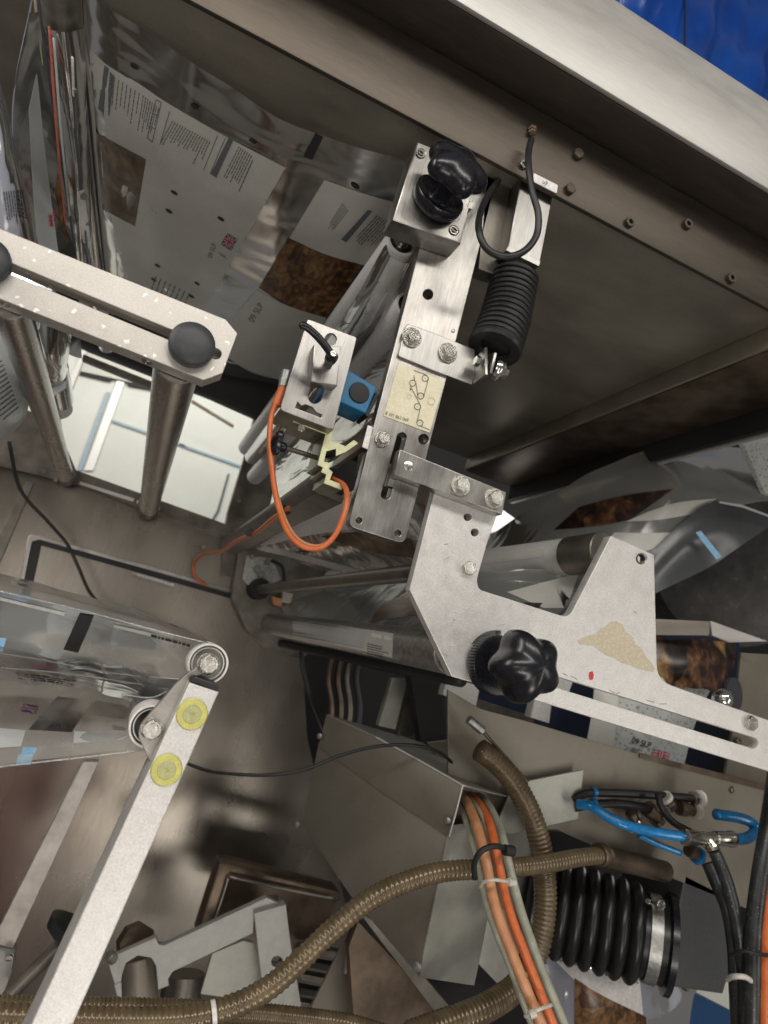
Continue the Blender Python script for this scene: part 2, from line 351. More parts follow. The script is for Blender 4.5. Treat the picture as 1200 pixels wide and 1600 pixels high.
def text_lines(name, A, B, count, lw, bvh, mat, parent, start=(0,.3), off=.0014, Y=None, seed=1):
    """illegible small print: dashes running from polyline A towards polyline B"""
    r = random.Random(seed); polys = []
    at = lambda L, t: (lambda k, f: Vector(L[k]).lerp(Vector(L[min(k+1, len(L)-1)]), f))(min(int(t*(len(L)-1)), len(L)-2), t*(len(L)-1)-min(int(t*(len(L)-1)), len(L)-2))
    for i in range(count):
        t = (i+.5)/count; a, b_ = at(A, t), at(B, t); s = 0.; e = 1-r.uniform(*start)
        while s < e:
            q = min(e, s+r.uniform(.05,.16)); polys.append(seg2(a.lerp(b_, s), a.lerp(b_, q), lw)); s = q+.022
    return decal_poly(name, polys, bvh, mat, parent, off, Y, kind='stuff')
def text(name, s, o, d, h, bvh, mat, parent, off=.0014, Y=None, asp=1., up=None, bold=.008):
    """writing: origin px, baseline direction px, height px"""
    cu = bpy.data.curves.new('t', 'FONT'); cu.body = s; cu.size = 1; cu.offset = bold
    ob = bpy.data.objects.new('t', cu); C.objects.link(ob); dg = bpy.context.evaluated_depsgraph_get()
    me = bpy.data.meshes.new_from_object(ob.evaluated_get(dg)); bpy.data.objects.remove(ob)
    d = Vector(d).normalized(); w = Vector(up).normalized() if up else Vector((d.y, -d.x))
    for v in me.vertices:
        q = Vector(o)+d*v.co.x*h*1.35*asp+w*v.co.y*h*1.35; v.co = onto(bvh, q.x, q.y, off, Y)
    return link(name, me, mat, parent)
# shared hexagon bolt facing the camera side (-Y), unit radius
def hexmesh():
    vs = []; fs = []; pr = [(1,0),(1,.78),(.9,.88),(.72,.88),(.66,.83),(.0001,.83)]
    for j, (r, h) in enumerate(pr):
        for i in range(24):
            t = 2*math.pi*i/24; hx = .94/math.cos((t % (math.pi/3))-math.pi/6) if j < 2 else 1
            rr = r*min(hx, 1.08) if j < 2 else r; vs.append((rr*math.cos(t), -h, rr*math.sin(t)))
    for j in range(len(pr)-1):
        for i in range(24): k = (i+1) % 24; fs.append([j*24+i, j*24+k, (j+1)*24+k, (j+1)*24+i])
    me = fixn(mesh(vs, fs, 'hex_bolt')); me.materials.append(M['bolt'])
    for p in me.polygons: p.use_smooth = True
    try: me.set_sharp_from_angle(angle=math.radians(30))
    except Exception: pass
    return me
def washmesh():
    pr = [(.5,0),(.5,.18),(.6,.22),(.95,.22),(1,.17),(1,0)]
    me = lathe_mesh(pr, (0,0,0), (0,-1,0), 36, None, False); fixn(me); me.materials.append(M['bolt'])
    for p in me.polygons: p.use_smooth = True
    try: me.set_sharp_from_angle(angle=math.radians(30))
    except Exception: pass
    return me
def capmesh():
    pr = [(1,0),(1,.7),(.92,.8),(.55,.8),(.5,.72),(.5,.2),(.001,.2)]
    me = lathe_mesh(pr, (0,0,0), (0,-1,0), 24, None, False); fixn(me); me.materials.append(M['socket'])
    for p in me.polygons: p.use_smooth = True
    try: me.set_sharp_from_angle(angle=math.radians(30))
    except Exception: pass
    return me
HEX, WASH, CAP = hexmesh(), washmesh(), capmesh()
def inst(name, me, loc, s, parent, rot=(0,0,0), mat=None):
    o = bpy.data.objects.new(name, me); C.objects.link(o); WL[o.name] = Vector(loc)
    o.parent = parent; o.location = Vector(loc)-WL[parent.name]; o.scale = (s,)*3; o.rotation_euler = rot; return o
def bolt(parent, u, v, Y, rpx, washer=0, kind=HEX, name='bolt', rot=None):
    s = rpx*sc(u, v, Y); q = P(u, v, Y); th = 0
    if washer: th = washer*sc(u, v, Y)*.22
    o = inst(name, kind, q-Vector((0,th,0)), s, parent, (0, rot if rot is not None else random.uniform(0,1), 0))
    if washer:
        w = bpy.data.objects.new('washer', WASH); C.objects.link(w); w.parent = o; w.scale = (washer/rpx,)*3
        w.location = (0, th/s, 0)
    return o
def bore(parent, u, v, Y, rpx, depth=.012):
    """dark blind bottom of a drilled hole"""
    s = sc(u, v, Y); return lathe('hole_liner', [(rpx*s*1.0,.0),(rpx*s*.98,depth)], P(u, v, Y+.0015), (0,1,0), 'wall_dark', parent, 20, None, False)
def star(name, org, ax, r, h, mat, parent, lobes=5, ph=0, depth=.17):
    mod = lambda t, hh: 1+depth*math.cos(lobes*(t+ph)) if hh > h*.02 else 1+depth*math.cos(lobes*(t+ph))
    pr = [(r*.5,0),(r*.72,.0),(r*.79,h*.04),(r*.82,h*.10)]+[(r*.86*max(.0,1-max(0,(x-.3)/.7)**2.6)**.5+1e-5, h*x) for x in (.2,.3,.4,.5,.6,.68,.76,.82,.87,.91,.94,.965,.983,.995,1.)]
    return lathe(name, pr, org, ax, mat, parent, 100, mod)
ZT, ZB = .6213, .5313      # top and foot of the canopy flange
# =================================================================== SETTING: rear wall, canopy, room beyond
def setting(o): o['kind'] = 'structure'; return o
# rear wall: stainless sheet that leaves an opening on the upper left
wall = setting(plate('rear_wall', [(-900,560),(-60,705),(120,752),(240,800),(352,836),(372,840),(376,930),(462,1005),(474,1050),(480,1150),(560,1500),(700,1900),(700,3300),(-900,3300)], 1.5, .02, 'wall', bevel=.001))
wd = [plate('door_seam', [(34,935),(50,848),(60,841),(360,927),(360,935),(64,852),(46,935)], 1.496, .003, 'black', wall, bevel=.0005),
      plate('door_seam', [(-60,958),(42,750),(52,756),(12,850),(-40,970)], 1.496, .003, 'wall_dark', wall, bevel=.0005),
      plate('door_rim', [(26,935),(44,838),(52,834),(366,922),(366,926),(60,843),(50,846),(32,935)], 1.494, .004, 'brushed', wall, bevel=.001)]
plate('hinge_bar', [(206,893),(272,912),(272,917),(206,898)], 1.485, .01, 'galv', wall)
bolt(wall, 209, 897, 1.484, 4, 0, CAP)
# dark post and grimy frame around the opening
plate('frame_post', [(382,715),(420,560),(470,560),(470,900),(345,900),(350,836),(356,800)], 1.48, .03, 'wall_dark', wall)
plate('frame_rail', [(-60,640),(0,660),(120,735),(232,775),(362,822),(357,840),(240,803),(120,755),(-60,712)], 1.475, .025, 'wall_dark', wall)
plate('lower_sheet', [(-80,600),(55,645),(92,640),(100,690),(122,742),(120,757),(-80,708)], 1.468, .006, 'wall_dark', wall)
plate('rail_slot', [(125,752),(210,779),(208,784),(124,757)], 1.47, .003, 'white', wall, bevel=.0003)
plate('rail_slot', [(214,781),(250,793),(248,798),(213,786)], 1.47, .003, 'white', wall, bevel=.0003)
for u, v in ((318,855),(68,737),(373,783),(87,750)): bolt(wall, u, v, 1.47, 3.2, 0, CAP)
# room beyond the opening
room = setting(plate('far_room_wall', [(-400,300),(420,470),(420,870),(-400,800)], 2.6, .03, 'white', bevel=.002))
tr = lambda pts, m='trim', Y=2.59: plate('panel_trim', pts, Y, .006, m, room, bevel=.001)
tr([(166,612),(172,613),(128,735),(120,735)]); tr([(176,655),(290,695),(290,699),(175,659)]); tr([(280,692),(384,729),(384,733),(280,696)])
tr([(186,585),(199,585),(146,735),(131,735)], 'cast'); tr([(356,740),(359,740),(342,800),(325,826),(323,824),(339,798)], 'softink')
plate('ceiling_joint', [(120,578),(176,592),(172,596),(120,583)], 2.585, .008, 'black', room); plate('ceiling_joint', [(198,596),(250,604),(255,612),(200,602)], 2.585, .008, 'black', room)
plate('ceiling_field', [(126,545),(300,560),(300,618),(126,580)], 2.58, .004, 'pale', room)
plate('roof_strut', [(130,545),(136,548),(100,640),(88,640)], 1.9, .02, 'cast', room)
plate('far_pipe', [(300,624),(366,664),(365,667),(299,627)], 2.3, .02, 'brown', room)
# dark beam behind the film, end of the canopy
setting(plate('rear_crossbeam', [(100,520),(135,538),(330,615),(430,660),(640,745),(640,600),(430,570),(330,540),(150,480)], 1.44, .05, 'black', bevel=.003))
plate('beam_lip', [(130,553),(255,603),(252,611),(128,561)], 1.42, .02, 'wall_dark', bpy.data.objects['rear_crossbeam'])
# canopy: long folded frame that runs from left to right above the machine
x0, x1 = -.75, 1.25
can = thing('canopy_frame', 'long silver machine canopy frame running diagonally across the top of the photo', 'machine frame', (.2,.55,.6))
def bar(name, y0, y1, z0, z1, mat, xa=x0, xb=x1, **k): return box(name, (xa,y0,z0), (xb,y1,z1), mat, can, .0015, **k)
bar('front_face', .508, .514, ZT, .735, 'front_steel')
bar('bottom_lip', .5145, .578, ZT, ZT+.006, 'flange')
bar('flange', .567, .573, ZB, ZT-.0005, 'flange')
bar('underside_panel', .5735, 1.46, ZB+.010, ZB+.014, 'canopy', x0, .642)
box('side_channel', (.642,.5735,ZB-.02), (.648,1.46,ZB+.013), 'canopy', can)
box('side_channel', (.6485,.5735,ZB-.022), (.775,1.46,ZB-.016), 'brown', can)
box('side_channel', (.776,.5735,ZB-.058), (.784,1.46,ZB+.013), 'black', can)
box('side_lip', (.7845,.5735,ZB-.062), (.792,1.46,ZB-.056), 'front_steel', can)
for u, v, k, r_ in ((901,243,HEX,8.5),(889,297,HEX,8.5),(982,349,CAP,8),(1072,352,CAP,8),(1140,436,CAP,8)):
    o = bolt(can, u, v, .567, r_, 0, k)
    o.data = o.data.copy(); o.data.materials[0] = M['flange']
# hidden side of the enclosure on the right: dark bulkhead that closes the view
setting(plate('right_bulkhead', [(345,870),(420,740),(640,700),(800,560),(2400,300),(2400,2800),(345,2800)], 1.75, .02, 'black', bevel=.001))
# blue vinyl cover behind the canopy, top right
cov = thing('blue_cover', 'bright blue vinyl cover hanging behind the canopy, top right corner', 'cover', P(1080,100,.9))
surf('sheet', [[(930,-120,.95),(1060,-120,.9),(1200,-120,.93),(1400,-100,.9)],[(935,60,.97),(1060,60,.92),(1200,60,.95),(1400,70,.9)],[(960,300,.96),(1070,300,.92),(1200,310,.95),(1400,330,.9)]], 'cover', cov, 20, 24, .010, 34, wd=(0,1,.2))
cable('seam', [(1072,-100,.905),(1070,60,.905),(1066,300,.905)], 1.6, 'navy', cov)
bk = thing('cable_chain', 'black cable drag chain beside the blue cover above the canopy', 'cable chain', P(900,10,.75))
for i in range(7): prism('link', [P(842+i*19,-22+i*13,.72), P(870+i*19,-40+i*13,.72), P(884+i*19,-14+i*13,.72), P(856+i*19,6+i*13,.72)], (0,.03,0), 'knob', bk, .002)
for i in range(3): bolt(bk, 897+i*19, 20-i*12, .715, 6, 0, CAP)
box('backing', tuple(P(700,-200,.99)), tuple(P(700,-200,.99)+Vector((.6,.01,.4))), 'black', bk)
# =================================================================== FILM WEB upper left
web = thing('film_web', 'wide printed clear film web stretched under the canopy, upper left', 'film', P(400,300,.9))
prof = [(118,-60),(146,-8),(220,45),(300,100),(380,150),(450,190),(530,222),(640,256),(720,272)]
Yn, Yf = .62, 1.42
def far(p, Y=Yf): q = P(*p, Yn); return q
rows = []
for Y in (.62,.75,.9,1.15,1.42):
    row = []
    for p in prof:
        q = P(*p, Yn); q.y = Y; q.z += -.006*math.sin((Y-.62)*5)
        c = q.x*XC+q.y*YC+q.z*ZC; row.append((600+F*c.x/c.z, 800+F*c.y/c.z, Y))
    rows.append(row)
_, wb = surf('clear_sheet', rows, 'film_left', web, 8, 8, .0016, 30)
R_ = random.Random(3)
decal('printed_panel', [(124,128),(190,118),(260,160),(350,212),(446,262)], [(150,470),(210,500),(262,520),(300,500),(322,478)], wb, 'paperdim', web, 5, 14)
decal('printed_panel', [(122,75),(142,78),(165,100),(200,122)], [(122,140),(140,140),(165,140),(195,138)], wb, 'paperdim', web, 3, 3, .0007)
decal('food_photo', [(130,196),(228,249)], [(138,315),(211,354)], wb, 'fooddim', web, 6, 8, .0014)
decal('printed_panel', [(507,281),(570,303),(640,322)], [(452,372),(510,398),(575,416)], wb, 'paperdim', web, 6, 8)
decal('food_photo', [(450,372),(508,398),(566,414)], [(404,450),(450,478),(512,496)], wb, 'food', web, 6, 8, .0014)
decal('printed_panel', [(400,452),(450,478),(510,497)], [(330,540),(390,580),(450,596)], wb, 'paperdim', web, 6, 8)
for q in (((163,102),(170,107),(161,176),(153,170)), ((358,214),(365,218),(338,278),(329,272)), ((575,328),(582,330),(541,379),(533,374)), ((493,208),(505,214),(488,250),(474,245))):
    decal_poly('print_block', [q], wb, 'ink' if q[0][0] in (493,) else 'softink', web, .0016)
for q in (seg2((178,117),(170,182),1.2), seg2((395,250),(373,300),1.6), seg2((265,174),(250,226),1.2)): decal_poly('print_rule', [q], wb, 'softink', web, .0017)
text_lines('small_print', [(172,112),(178,120),(225,150),(250,170)], [(166,178),(172,182),(216,206),(236,222)], 22, 1.5, wb, 'softink', web, (0,.5), seed=2)
text_lines('small_print', [(268,188),(300,205),(330,222)], [(246,228),(276,244),(312,264)], 16, 1.6, wb, 'softink', web, (0,.5), seed=3)
text_lines('small_print', [(372,228),(395,244)], [(346,280),(372,292)], 7, 1.6, wb, 'softink', web, (0,.3), seed=4)
text_lines('small_print', [(535,316),(545,330)], [(510,356),(520,362)], 5, 1.3, wb, 'softink', web, (0,.3), seed=5)
text_lines('small_print', [(588,336),(622,352)], [(546,380),(588,390)], 9, 1.5, wb, 'softink', web, (0,.3), seed=6)
text_lines('small_print', [(240,430),(300,460)], [(210,520),(262,540)], 8, 2.0, wb, 'softink', web, (.2,.6), seed=8)
text_lines('small_print', [(160,420),(190,440)], [(150,460),(180,470)], 5, 2.0, wb, 'softink', web, (.2,.6), seed=9)
decal_poly('table_print', [seg2((244,156),(230,216),1.2), seg2((252,160),(238,222),1.2), seg2((340,212),(318,266),1.2), seg2((352,216),(328,272),1.2),
    seg2((244,156),(252,160),1.2), seg2((230,216),(238,222),1.2), seg2((240,178),(248,182),1.), seg2((235,198),(243,202),1.)], wb, 'softink', web, .0017, kind='stuff')
for u, v, a in ((210,104,7),(304,167,6.5),(395,221,6),(272,301,5.5),(264,330,5.5),(345,342,5.5),(246,415,4.5),(240,437,4.5),(308,443,4.5),(299,463,4.5),(555,291,7)):
    decal_poly('registration_dot', [[(u+a*math.cos(t*math.pi/6)*1.0, v+a*.55*math.sin(t*math.pi/6)+a*.5*math.cos(t*math.pi/6)) for t in range(12)]], wb, 'ink', web, .0017)
def flag(bvh, c, dx, dy, parent, Y=None, off=.0018):
    """small printed union flag: dx, dy half-axes in image points"""
    c, dx, dy = Vector(c), Vector(dx), Vector(dy); q = lambda a, b_: tuple(c+dx*a+dy*b_)
    decal_poly('flag_print', [[q(-1,-1),q(1,-1),q(1,1),q(-1,1)]], bvh, 'flagblue', parent, off, Y)
    w = [seg2(q(-1,-1),q(1,1),3), seg2(q(-1,1),q(1,-1),3), seg2(q(0,-1),q(0,1),5), seg2(q(-1,0),q(1,0),5)]
    decal_poly('flag_print', w[:2], bvh, 'paper', parent, off+.0003, Y); decal_poly('flag_print', w[2:], bvh, 'paper', parent, off+.0006, Y)
    decal_poly('flag_print', [seg2(q(0,-1),q(0,1),2.6), seg2(q(-1,0),q(1,0),2.6)], bvh, 'red', parent, off+.0009, Y)
    decal_poly('flag_print', [seg2(q(-1,-1),q(-.2,-.2),1.3), seg2(q(.2,.2),q(1,1),1.3), seg2(q(-1,1),q(-.2,.2),1.3), seg2(q(.2,-.2),q(1,-1),1.3)], bvh, 'red', parent, off+.0007, Y)
flag(wb, (358,378), (5,-9), (8,5), web)
text('print_code', '09 SLP', (331,404), (7,-22), 8, wb, 'softink', web, asp=.8)
text_lines('small_print', [(340,392),(352,400)], [(345,400),(356,408)], 3, 1.2, wb, 'softink', web, seed=11)
text('print_code', '09 SLP', (396,505), (13,-22), 11, wb, 'softink', web, asp=.8)
# =================================================================== ROLLERS parallel to the machine depth
def yroller(name, label, cat, u, v, Y0, Y1, rpx, mat, group=None, bearing=True, tilt=None):
    a = P(u, v, Y0); e = Vector((a.x, Y1, a.z)) if tilt is None else P(*tilt, Y1); r = rpx*sc(u, v, Y0)
    t = thing(name, label, cat, a, group)
    if bearing:
        lathe('shell', [(r*.80,.004),(r*.8,0),(r*.97,0),(r,.001),(r,(e-a).length-.001),(r*.9,(e-a).length)], a, e-a, mat, t, 40, None, False)
        lathe('bearing_seal', [(r*.80,.003),(r*.78,.0035),(r*.5,.0035),(r*.46,.002)], a, e-a, 'rubber', t, 32, None, False)
        lathe('bearing_ring', [(r*.5,.004),(r*.48,.001),(r*.34,.001),(r*.32,.004)], a, e-a, 'zinc', t, 32, None, False)
        rod('shaft', a+(a-e).normalized()*.02, a+(e-a)*.05, r*.3, 'tube', t, 20)
    else:
        rod('shell', a, e, r, mat, t)
    return t
rA = yroller('web_roller', 'upper guide roller with black sealed bearing below the top star knob', 'roller', 628, 377, .625, 1.42, 25, 'rollerface', tilt=(385,700))
rB = yroller('web_roller', 'second guide roller half hidden behind the tall mounting plate', 'roller', 640, 478, .64, 1.42, 24, 'rollerface', tilt=(398,745))
rA_, _b = surf('film_sleeve', [[(603,380,.63),(612,402,.612),(640,412,.612),(655,398,.625)],[(520,520,.76),(535,543,.745),(566,548,.745),(578,528,.76)],[(382,712,1.3),(386,722,1.28),(398,726,1.28),(404,716,1.3)]], 'film', rA, 6, 16)
decal_poly('film_print', [[(592,440),(606,458),(632,470),(604,516),(570,492),(560,465)]], _b, 'film_blue', rA)
decal_poly('film_print', [[(560,465),(570,492),(604,516),(575,560),(540,540),(510,520)]], _b, 'paperdim', rA)
text_lines('small_print', [(528,512),(540,506)], [(536,500),(548,505)], 4, 1.2, _b, 'softink', rA)
# strip of print falling between the two rollers
w2 = thing('film_strand', 'wrinkled clear film strand running down behind the blue sensor', 'film', P(560,600,.8))
surf('clear_sheet', [[(655,440,.66),(665,520,.66),(650,600,.66)],[(560,560,.8),(575,640,.8),(570,690,.8)],[(430,690,1.2),(430,745,1.2),(420,800,1.2)]], 'film_wrinkle', w2, 10, 12, .002, 60)
for i, (a, c) in enumerate((((640,505),(560,600)),((655,520),(590,600)),((600,560),(470,690)),((560,545),(480,640)))):
    break
    cable('film_fold_or_reflection', [(*a,.655),((a[0]+c[0])/2,(a[1]+c[1])/2+3,.72),(*c,.8)], 2.2, 'film_wrinkle', w2)
# =================================================================== LEFT: vertical film pack and roller
M['salmon'] = plastic('salmon_reflection', (.55,.13,.09), .4)  # salmon stripe is a red reflection painted along the wrapped roller
lr = thing('wrapped_roller', 'shiny film wrapped roller at the upper left edge', 'roller', P(98,0,.5))
a = P(96,-70,.47); rod('shell', a, Vector((a.x,1.25,a.z)), 27*sc(96,0,.5), 'chrome', lr)
a2 = P(90,-60,.455); rod('end_sleeve', a2, P(100,48,.52), 31*sc(90,0,.47), 'brushed_x', lr)
surf('film_wrap', [[(66,40,.52),(78,46,.5),(100,52,.49),(122,50,.5),(133,40,.52)],[(95,220,.66),(100,224,.64),(116,228,.63),(132,226,.64),(138,220,.66)],[(118,430,.95),(120,436,.93),(130,440,.92),(142,438,.93),(148,430,.95)]], 'film_left', lr, 8, 14, .0012, 70)
prism('film_edge', [P(120,300,.66),P(131,296,.66),P(146,410,.9),P(134,410,.9)], (0,.003,0), 'whitepl', lr, 0)
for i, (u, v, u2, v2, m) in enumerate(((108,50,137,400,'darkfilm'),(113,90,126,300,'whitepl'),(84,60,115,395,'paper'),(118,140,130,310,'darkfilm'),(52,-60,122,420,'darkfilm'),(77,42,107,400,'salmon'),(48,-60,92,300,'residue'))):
    cable('film_fold_or_reflection', [(u,v,.5),((u+u2)/2-2,(v+v2)/2,.6),(u2,v2,.85)], 2.4 if m=='darkfilm' else 2., m, lr)
decal_poly('adhesive_dot', [circ(131,307,6,14)], None, 'ink', lr, Y=.64); decal_poly('adhesive_dot', [circ(137,350,3,10)], None, 'ink', lr, Y=.64)
ls = thing('hanging_film', 'translucent white film sheet hanging left of the wrapped roller', 'film', P(60,250,.6))
_, lb = surf('clear_sheet', [[(46,20,.52),(56,20,.53),(72,20,.54)],[(18,170,.58),(50,180,.62),(95,200,.66)],[(25,330,.66),(70,340,.72),(118,380,.8)],[(50,520,.8),(90,540,.9),(128,560,1.0)]], 'film_left', ls, 10, 12, .003, 60)
decal('printed_panel', [(58,115),(72,250),(92,400)], [(46,170),(52,300),(60,400)], lb, 'paper', ls, 5, 4)
decal('food_photo', [(92,270),(106,380)], [(88,300),(96,350)], lb, 'food', ls, 4, 3, .0014)
flag(lb, (80,345), (1,9), (3,0), ls)
cable('film_edge', [(62,-70,.48),(47,15,.53),(20,170,.58),(30,330,.66),(52,420,.72)], 1.3, 'film_blue', ls)
cable('film_edge', [(72,20,.54),(95,200,.66),(118,380,.8)], 1.5, 'film_wrinkle', ls)
lw = thing('bluish_film_roll', 'bluish wrinkled film bulging in from the left edge above the slotted bar', 'film roll', P(10,300,.55))
_, bb = surf('clear_sheet', [[(-80,80,.5),(-10,100,.5),(8,150,.54)],[(-80,200,.5),(0,210,.5),(24,240,.56)],[(-80,330,.52),(20,320,.52),(48,340,.58)],[(-60,460,.55),(40,430,.55),(75,450,.62)]], 'film_blue', lw, 10, 10, .004, 60)
text_lines('small_print', [(4,300),(38,296)], [(12,356),(44,348)], 9, 1.6, bb, 'ink', lw, seed=12)
pw = thing('printed_film_roll', 'white printed film roll at the left edge below the slotted bar', 'film roll', P(10,620,.8))
_, pb = surf('clear_sheet', [[(-60,470,.7),(0,500,.72),(45,520,.78)],[(-60,560,.7),(0,570,.72),(50,600,.80)],[(-60,640,.72),(0,655,.76),(44,640,.84)],[(-60,710,.8),(0,690,.84),(42,652,.88)]], 'paper', pw, 8, 8, .003, 50)
text_lines('small_print', [(2,560),(30,640)], [(-30,580),(0,664)], 12, 2.0, pb, 'softink', pw, seed=13)
er = thing('film_wrapped_roller_end', 'chrome roller end wrapped in crinkled film under the slotted bar', 'roller', P(88,600,.95))
rod('shell', P(50,440,.72), P(90,622,1.02), 26*sc(88,600,.9), 'chrome', er)
rod('end_ring', P(86,612,1.0), P(93,640,1.04), 20*sc(88,600,1.0), 'whitepl', er)
surf('film_wrap', [[(36,470,.72),(60,490,.7),(84,500,.7),(112,520,.74)],[(52,540,.8),(68,560,.78),(92,560,.78),(108,560,.82)],[(72,590,.92),(84,600,.9),(100,592,.9),(106,580,.92)]], 'film_wrinkle', er, 8, 10, .003, 90)
prism('film_band', [P(74,612,.93),P(104,588,.93),P(103,606,.93),P(80,622,.93)], (0,.002,0), 'paper', er, 0)
# slotted bar with two dark buttons
sb = thing('slotted_bar', 'spattered aluminium slotted bar reaching in from the left edge', 'mounting bar', P(185,470,.52))
plate('bar', [(-120,312),(0,357),(353,499),(371,521),(348,583),(318,594),(0,467),(-120,425)], .52, .018, 'splash', sb, [slot(-90,375,338,553,8)])
for u, v, rr in ((300,538,35),(-22,405,35)):
    lathe('button', [(rr*.9,0),(rr*1.0,.002),(rr*1.0,.008),(rr*.93,.0105),(rr*.5,.012),(rr*.05,.0123)], (0,0,0), (0,-1,0), 'slate', None, 48)
    o = bpy.data.objects[-1] if False else C.objects[-1]
    s = sc(u, v, .52); me = o.data
    for q in me.vertices: q.co = Vector((q.co.x*s, q.co.y, q.co.z*s))
    WL[o.name] = P(u, v, .514); o.parent = sb; o.location = P(u, v, .5145)-WL[sb.name]
for u, v in ((231,561),(9,471)):
    o = bolt(sb, u, v, .528, 8, 0, CAP, 'side_screw'); o.rotation_euler = (math.radians(-90)*-1, 0, 0); o.location = P(u, v, .528)-WL[sb.name]
for nm, u, v, rp, u2, v2, lb_ in (('support_rod',278,565,31,232,797,'steel support rod below the dark round button of the slotted bar'),('support_rod',14,470,26,104,748,'steel support rod at the left edge under the slotted bar')):
    t = thing(nm, lb_, 'rod', P(u, v, .54), 'rods behind the slotted bar')
    rod('shaft', P(u, v, .54), P(u2, v2, 1.48), rp*1.16*sc(u, v, .54), 'tube', t)
    rod('foot_collar', P(u2, v2-8, 1.42), P(u2, v2, 1.47), rp*sc(u, v, .54)*1.25, 'wall_dark', t)
# =================================================================== SENSOR BRACKET
sn = thing('sensor_bracket', 'folded steel sensor bracket with a clamp block on its slotted face', 'bracket', P(500,585,.585))
plate('face', [(481,498,4),(558,527,4),(521,672,8),(437,640,8)], .585, .003, 'brushed', sn, [circ(517,530,9), slot(502,585,492,620,10.5), [(465,628),(471,634),(478,632),(488,636),(494,644),(503,648),(502,653),(461,637)]])
prism('bottom_fold', [P(438,640,.586),P(521,672,.586),P(521,672,.586)+Vector((0,.05,0)),P(438,640,.586)+Vector((0,.05,0))], (0,0,.003), 'olive', sn)
ck = thing('clamp_block', 'small steel clamp block with black lever handle on the sensor bracket', 'clamp', P(508,568,.57))
plate('block', [(491,538),(533,541),(527,603),(486,596)], .569, .0155, 'brushed', ck, bevel=.001)
hb = P(521,554,.569)
lathe('hub', [(.0042,0),(.0042,.012),(.0055,.014),(.0058,.022),(.0045,.025),(.003,.0252),(.0028,.023),(.0005,.023)], P(512,570,.569), P(521,552,.54)-P(512,570,.569), 'knob', ck, 28)
lathe('hub_screw', [(.0026,0),(.0026,.0016),(.0014,.0016),(.0013,.0006),(.0002,.0006)], P(520.5,553.2,.5425), P(521,552,.54)-P(512,570,.569), 'zinc', ck, 20)
hp = cr([P(519,556,.546), P(508,540,.545), P(494,524,.543), P(480,512,.541), P(467,507,.54)], 8); nn = len(hp)
link('lever_handle', sweep_mesh(hp, lambda i: .0032*(1.15-.1*i/nn) if 0 < i < nn-2 else (.0036 if i == 0 else .0022 if i == nn-2 else .0008), 14), 'knob', ck, smooth='full')
ss = thing('photo_sensor', 'blue photo sensor with a black round lens behind the bracket', 'sensor', P(565,610,.62))
plate('housing', [(520,575,3),(547,579,3),(589,605,3),(572,646,3),(532,628,3),(500,618)], .606, .038, 'blue', ss, bevel=.0012)
lathe('lens', [(.0104,0),(.0106,.001),(.0100,.002),(.004,.0026),(.0003,.0028)], P(561,614,.606), (0,-1,0), 'black', ss, 40)
plate('side_cover', [(588,612),(592,618),(575,652),(570,648)], .612, .03, 'rubber', ss)
plate('rear_housing', [(445,575),(462,580),(470,625),(446,612)], .60, .03, 'blue', ss)
cb = thing('sensor_cable', 'orange sensor cable looping down below the sensor bracket', 'cable', P(480,850,.6))
rod('strain_relief', P(444,602,.6), P(431,634,.6), 7.5*sc(440,620,.6), 'orange', cb)
rod('connector', P(449,580,.6), P(443,606,.6), 9*sc(440,620,.6), 'galv', cb)
loop = [(434,622,.60),(424,650,.595),(421,685,.59),(424,725,.585),(432,780,.58),(448,828,.58),(470,852,.58),(498,857,.58),(522,838,.58),(537,805,.58),(542,778,.585),(537,758,.60),(520,748,.62)]
cable('jacket', loop, 4.2, 'orange', cb); cable('jacket', [(u+(3 if 780 < v else 1), v-(4 if v > 760 else 0), Y+.006) for u, v, Y in loop], 3.4, 'copper', cb)
c2 = thing('rail_cable', 'red orange cable running along the grimy rail to the rear wall', 'cable', P(400,830,1.0))
cable('jacket', [(500,762,.66),(470,782,.74),(430,808,.85),(400,832,.98),(370,845,1.1),(345,862,1.25),(318,866,1.38),(304,880,1.44),(305,900,1.45),(322,914,1.46)], 4.6, 'orange', c2)
for u, v, Y in ((448,796,.8),(390,832,1.0)): lathe('cable_tie', [(.0065,-.002),(.0065,.002)], P(u, v, Y), P(470,782,.74)-P(430,808,.85), 'rubber', c2, 18)
# profile and rail
pr_ = thing('cable_rail', 'grimy olive rail with stepped pale green cut end below the sensor bracket', 'rail', P(510,720,.6))
z2 = lambda pts: [(400+x/4, 480+y/4) for x, y in pts]
plate('cut_end', z2([(235,690),(478,775),(468,835),(560,868),(612,830),(640,850),(560,905),(500,930),(500,885),(440,900),(425,965),(465,975),(455,1010),(480,1030),(462,1078),(548,1112),(535,1142),(425,1100),(440,1045),(408,1030),(418,1000),(385,985),(435,792),(232,716)]), .603, .002, 'lime', pr_, bevel=.0003)
plate('clamp_profile', z2([(235,690),(478,775),(468,835),(560,868),(600,850),(560,905),(500,930),(500,885),(440,900),(425,965),(465,975),(455,1010),(480,1030),(462,1078),(548,1112),(535,1142),(425,1100),(440,1045),(408,1030),(418,1000),(385,985),(435,792),(232,716)]), .6052, .045, 'olive', pr_, bevel=.0003)
plate('long_rail', [(492,738),(508,744),(505,752),(520,758),(516,768),(538,776),(535,786),(495,770),(488,752)], .652, .80, 'wall_dark', pr_, bevel=.0005)
prism('end_blade', [P(575,664,.60),P(583,668,.60),P(575,701,.60),P(566,698,.60)], (0,.11,0), 'brown', pr_)
plate('blade_edge', [(575,664),(583,667),(575,702),(566,698)], .5975, .002, 'whitepl', pr_)
rod('cross_screw', P(441,698,.592), P(497,716,.62), 4*sc(440,700,.6), 'tube', pr_)
bolt(pr_, 470, 670, .60, 6, 0)
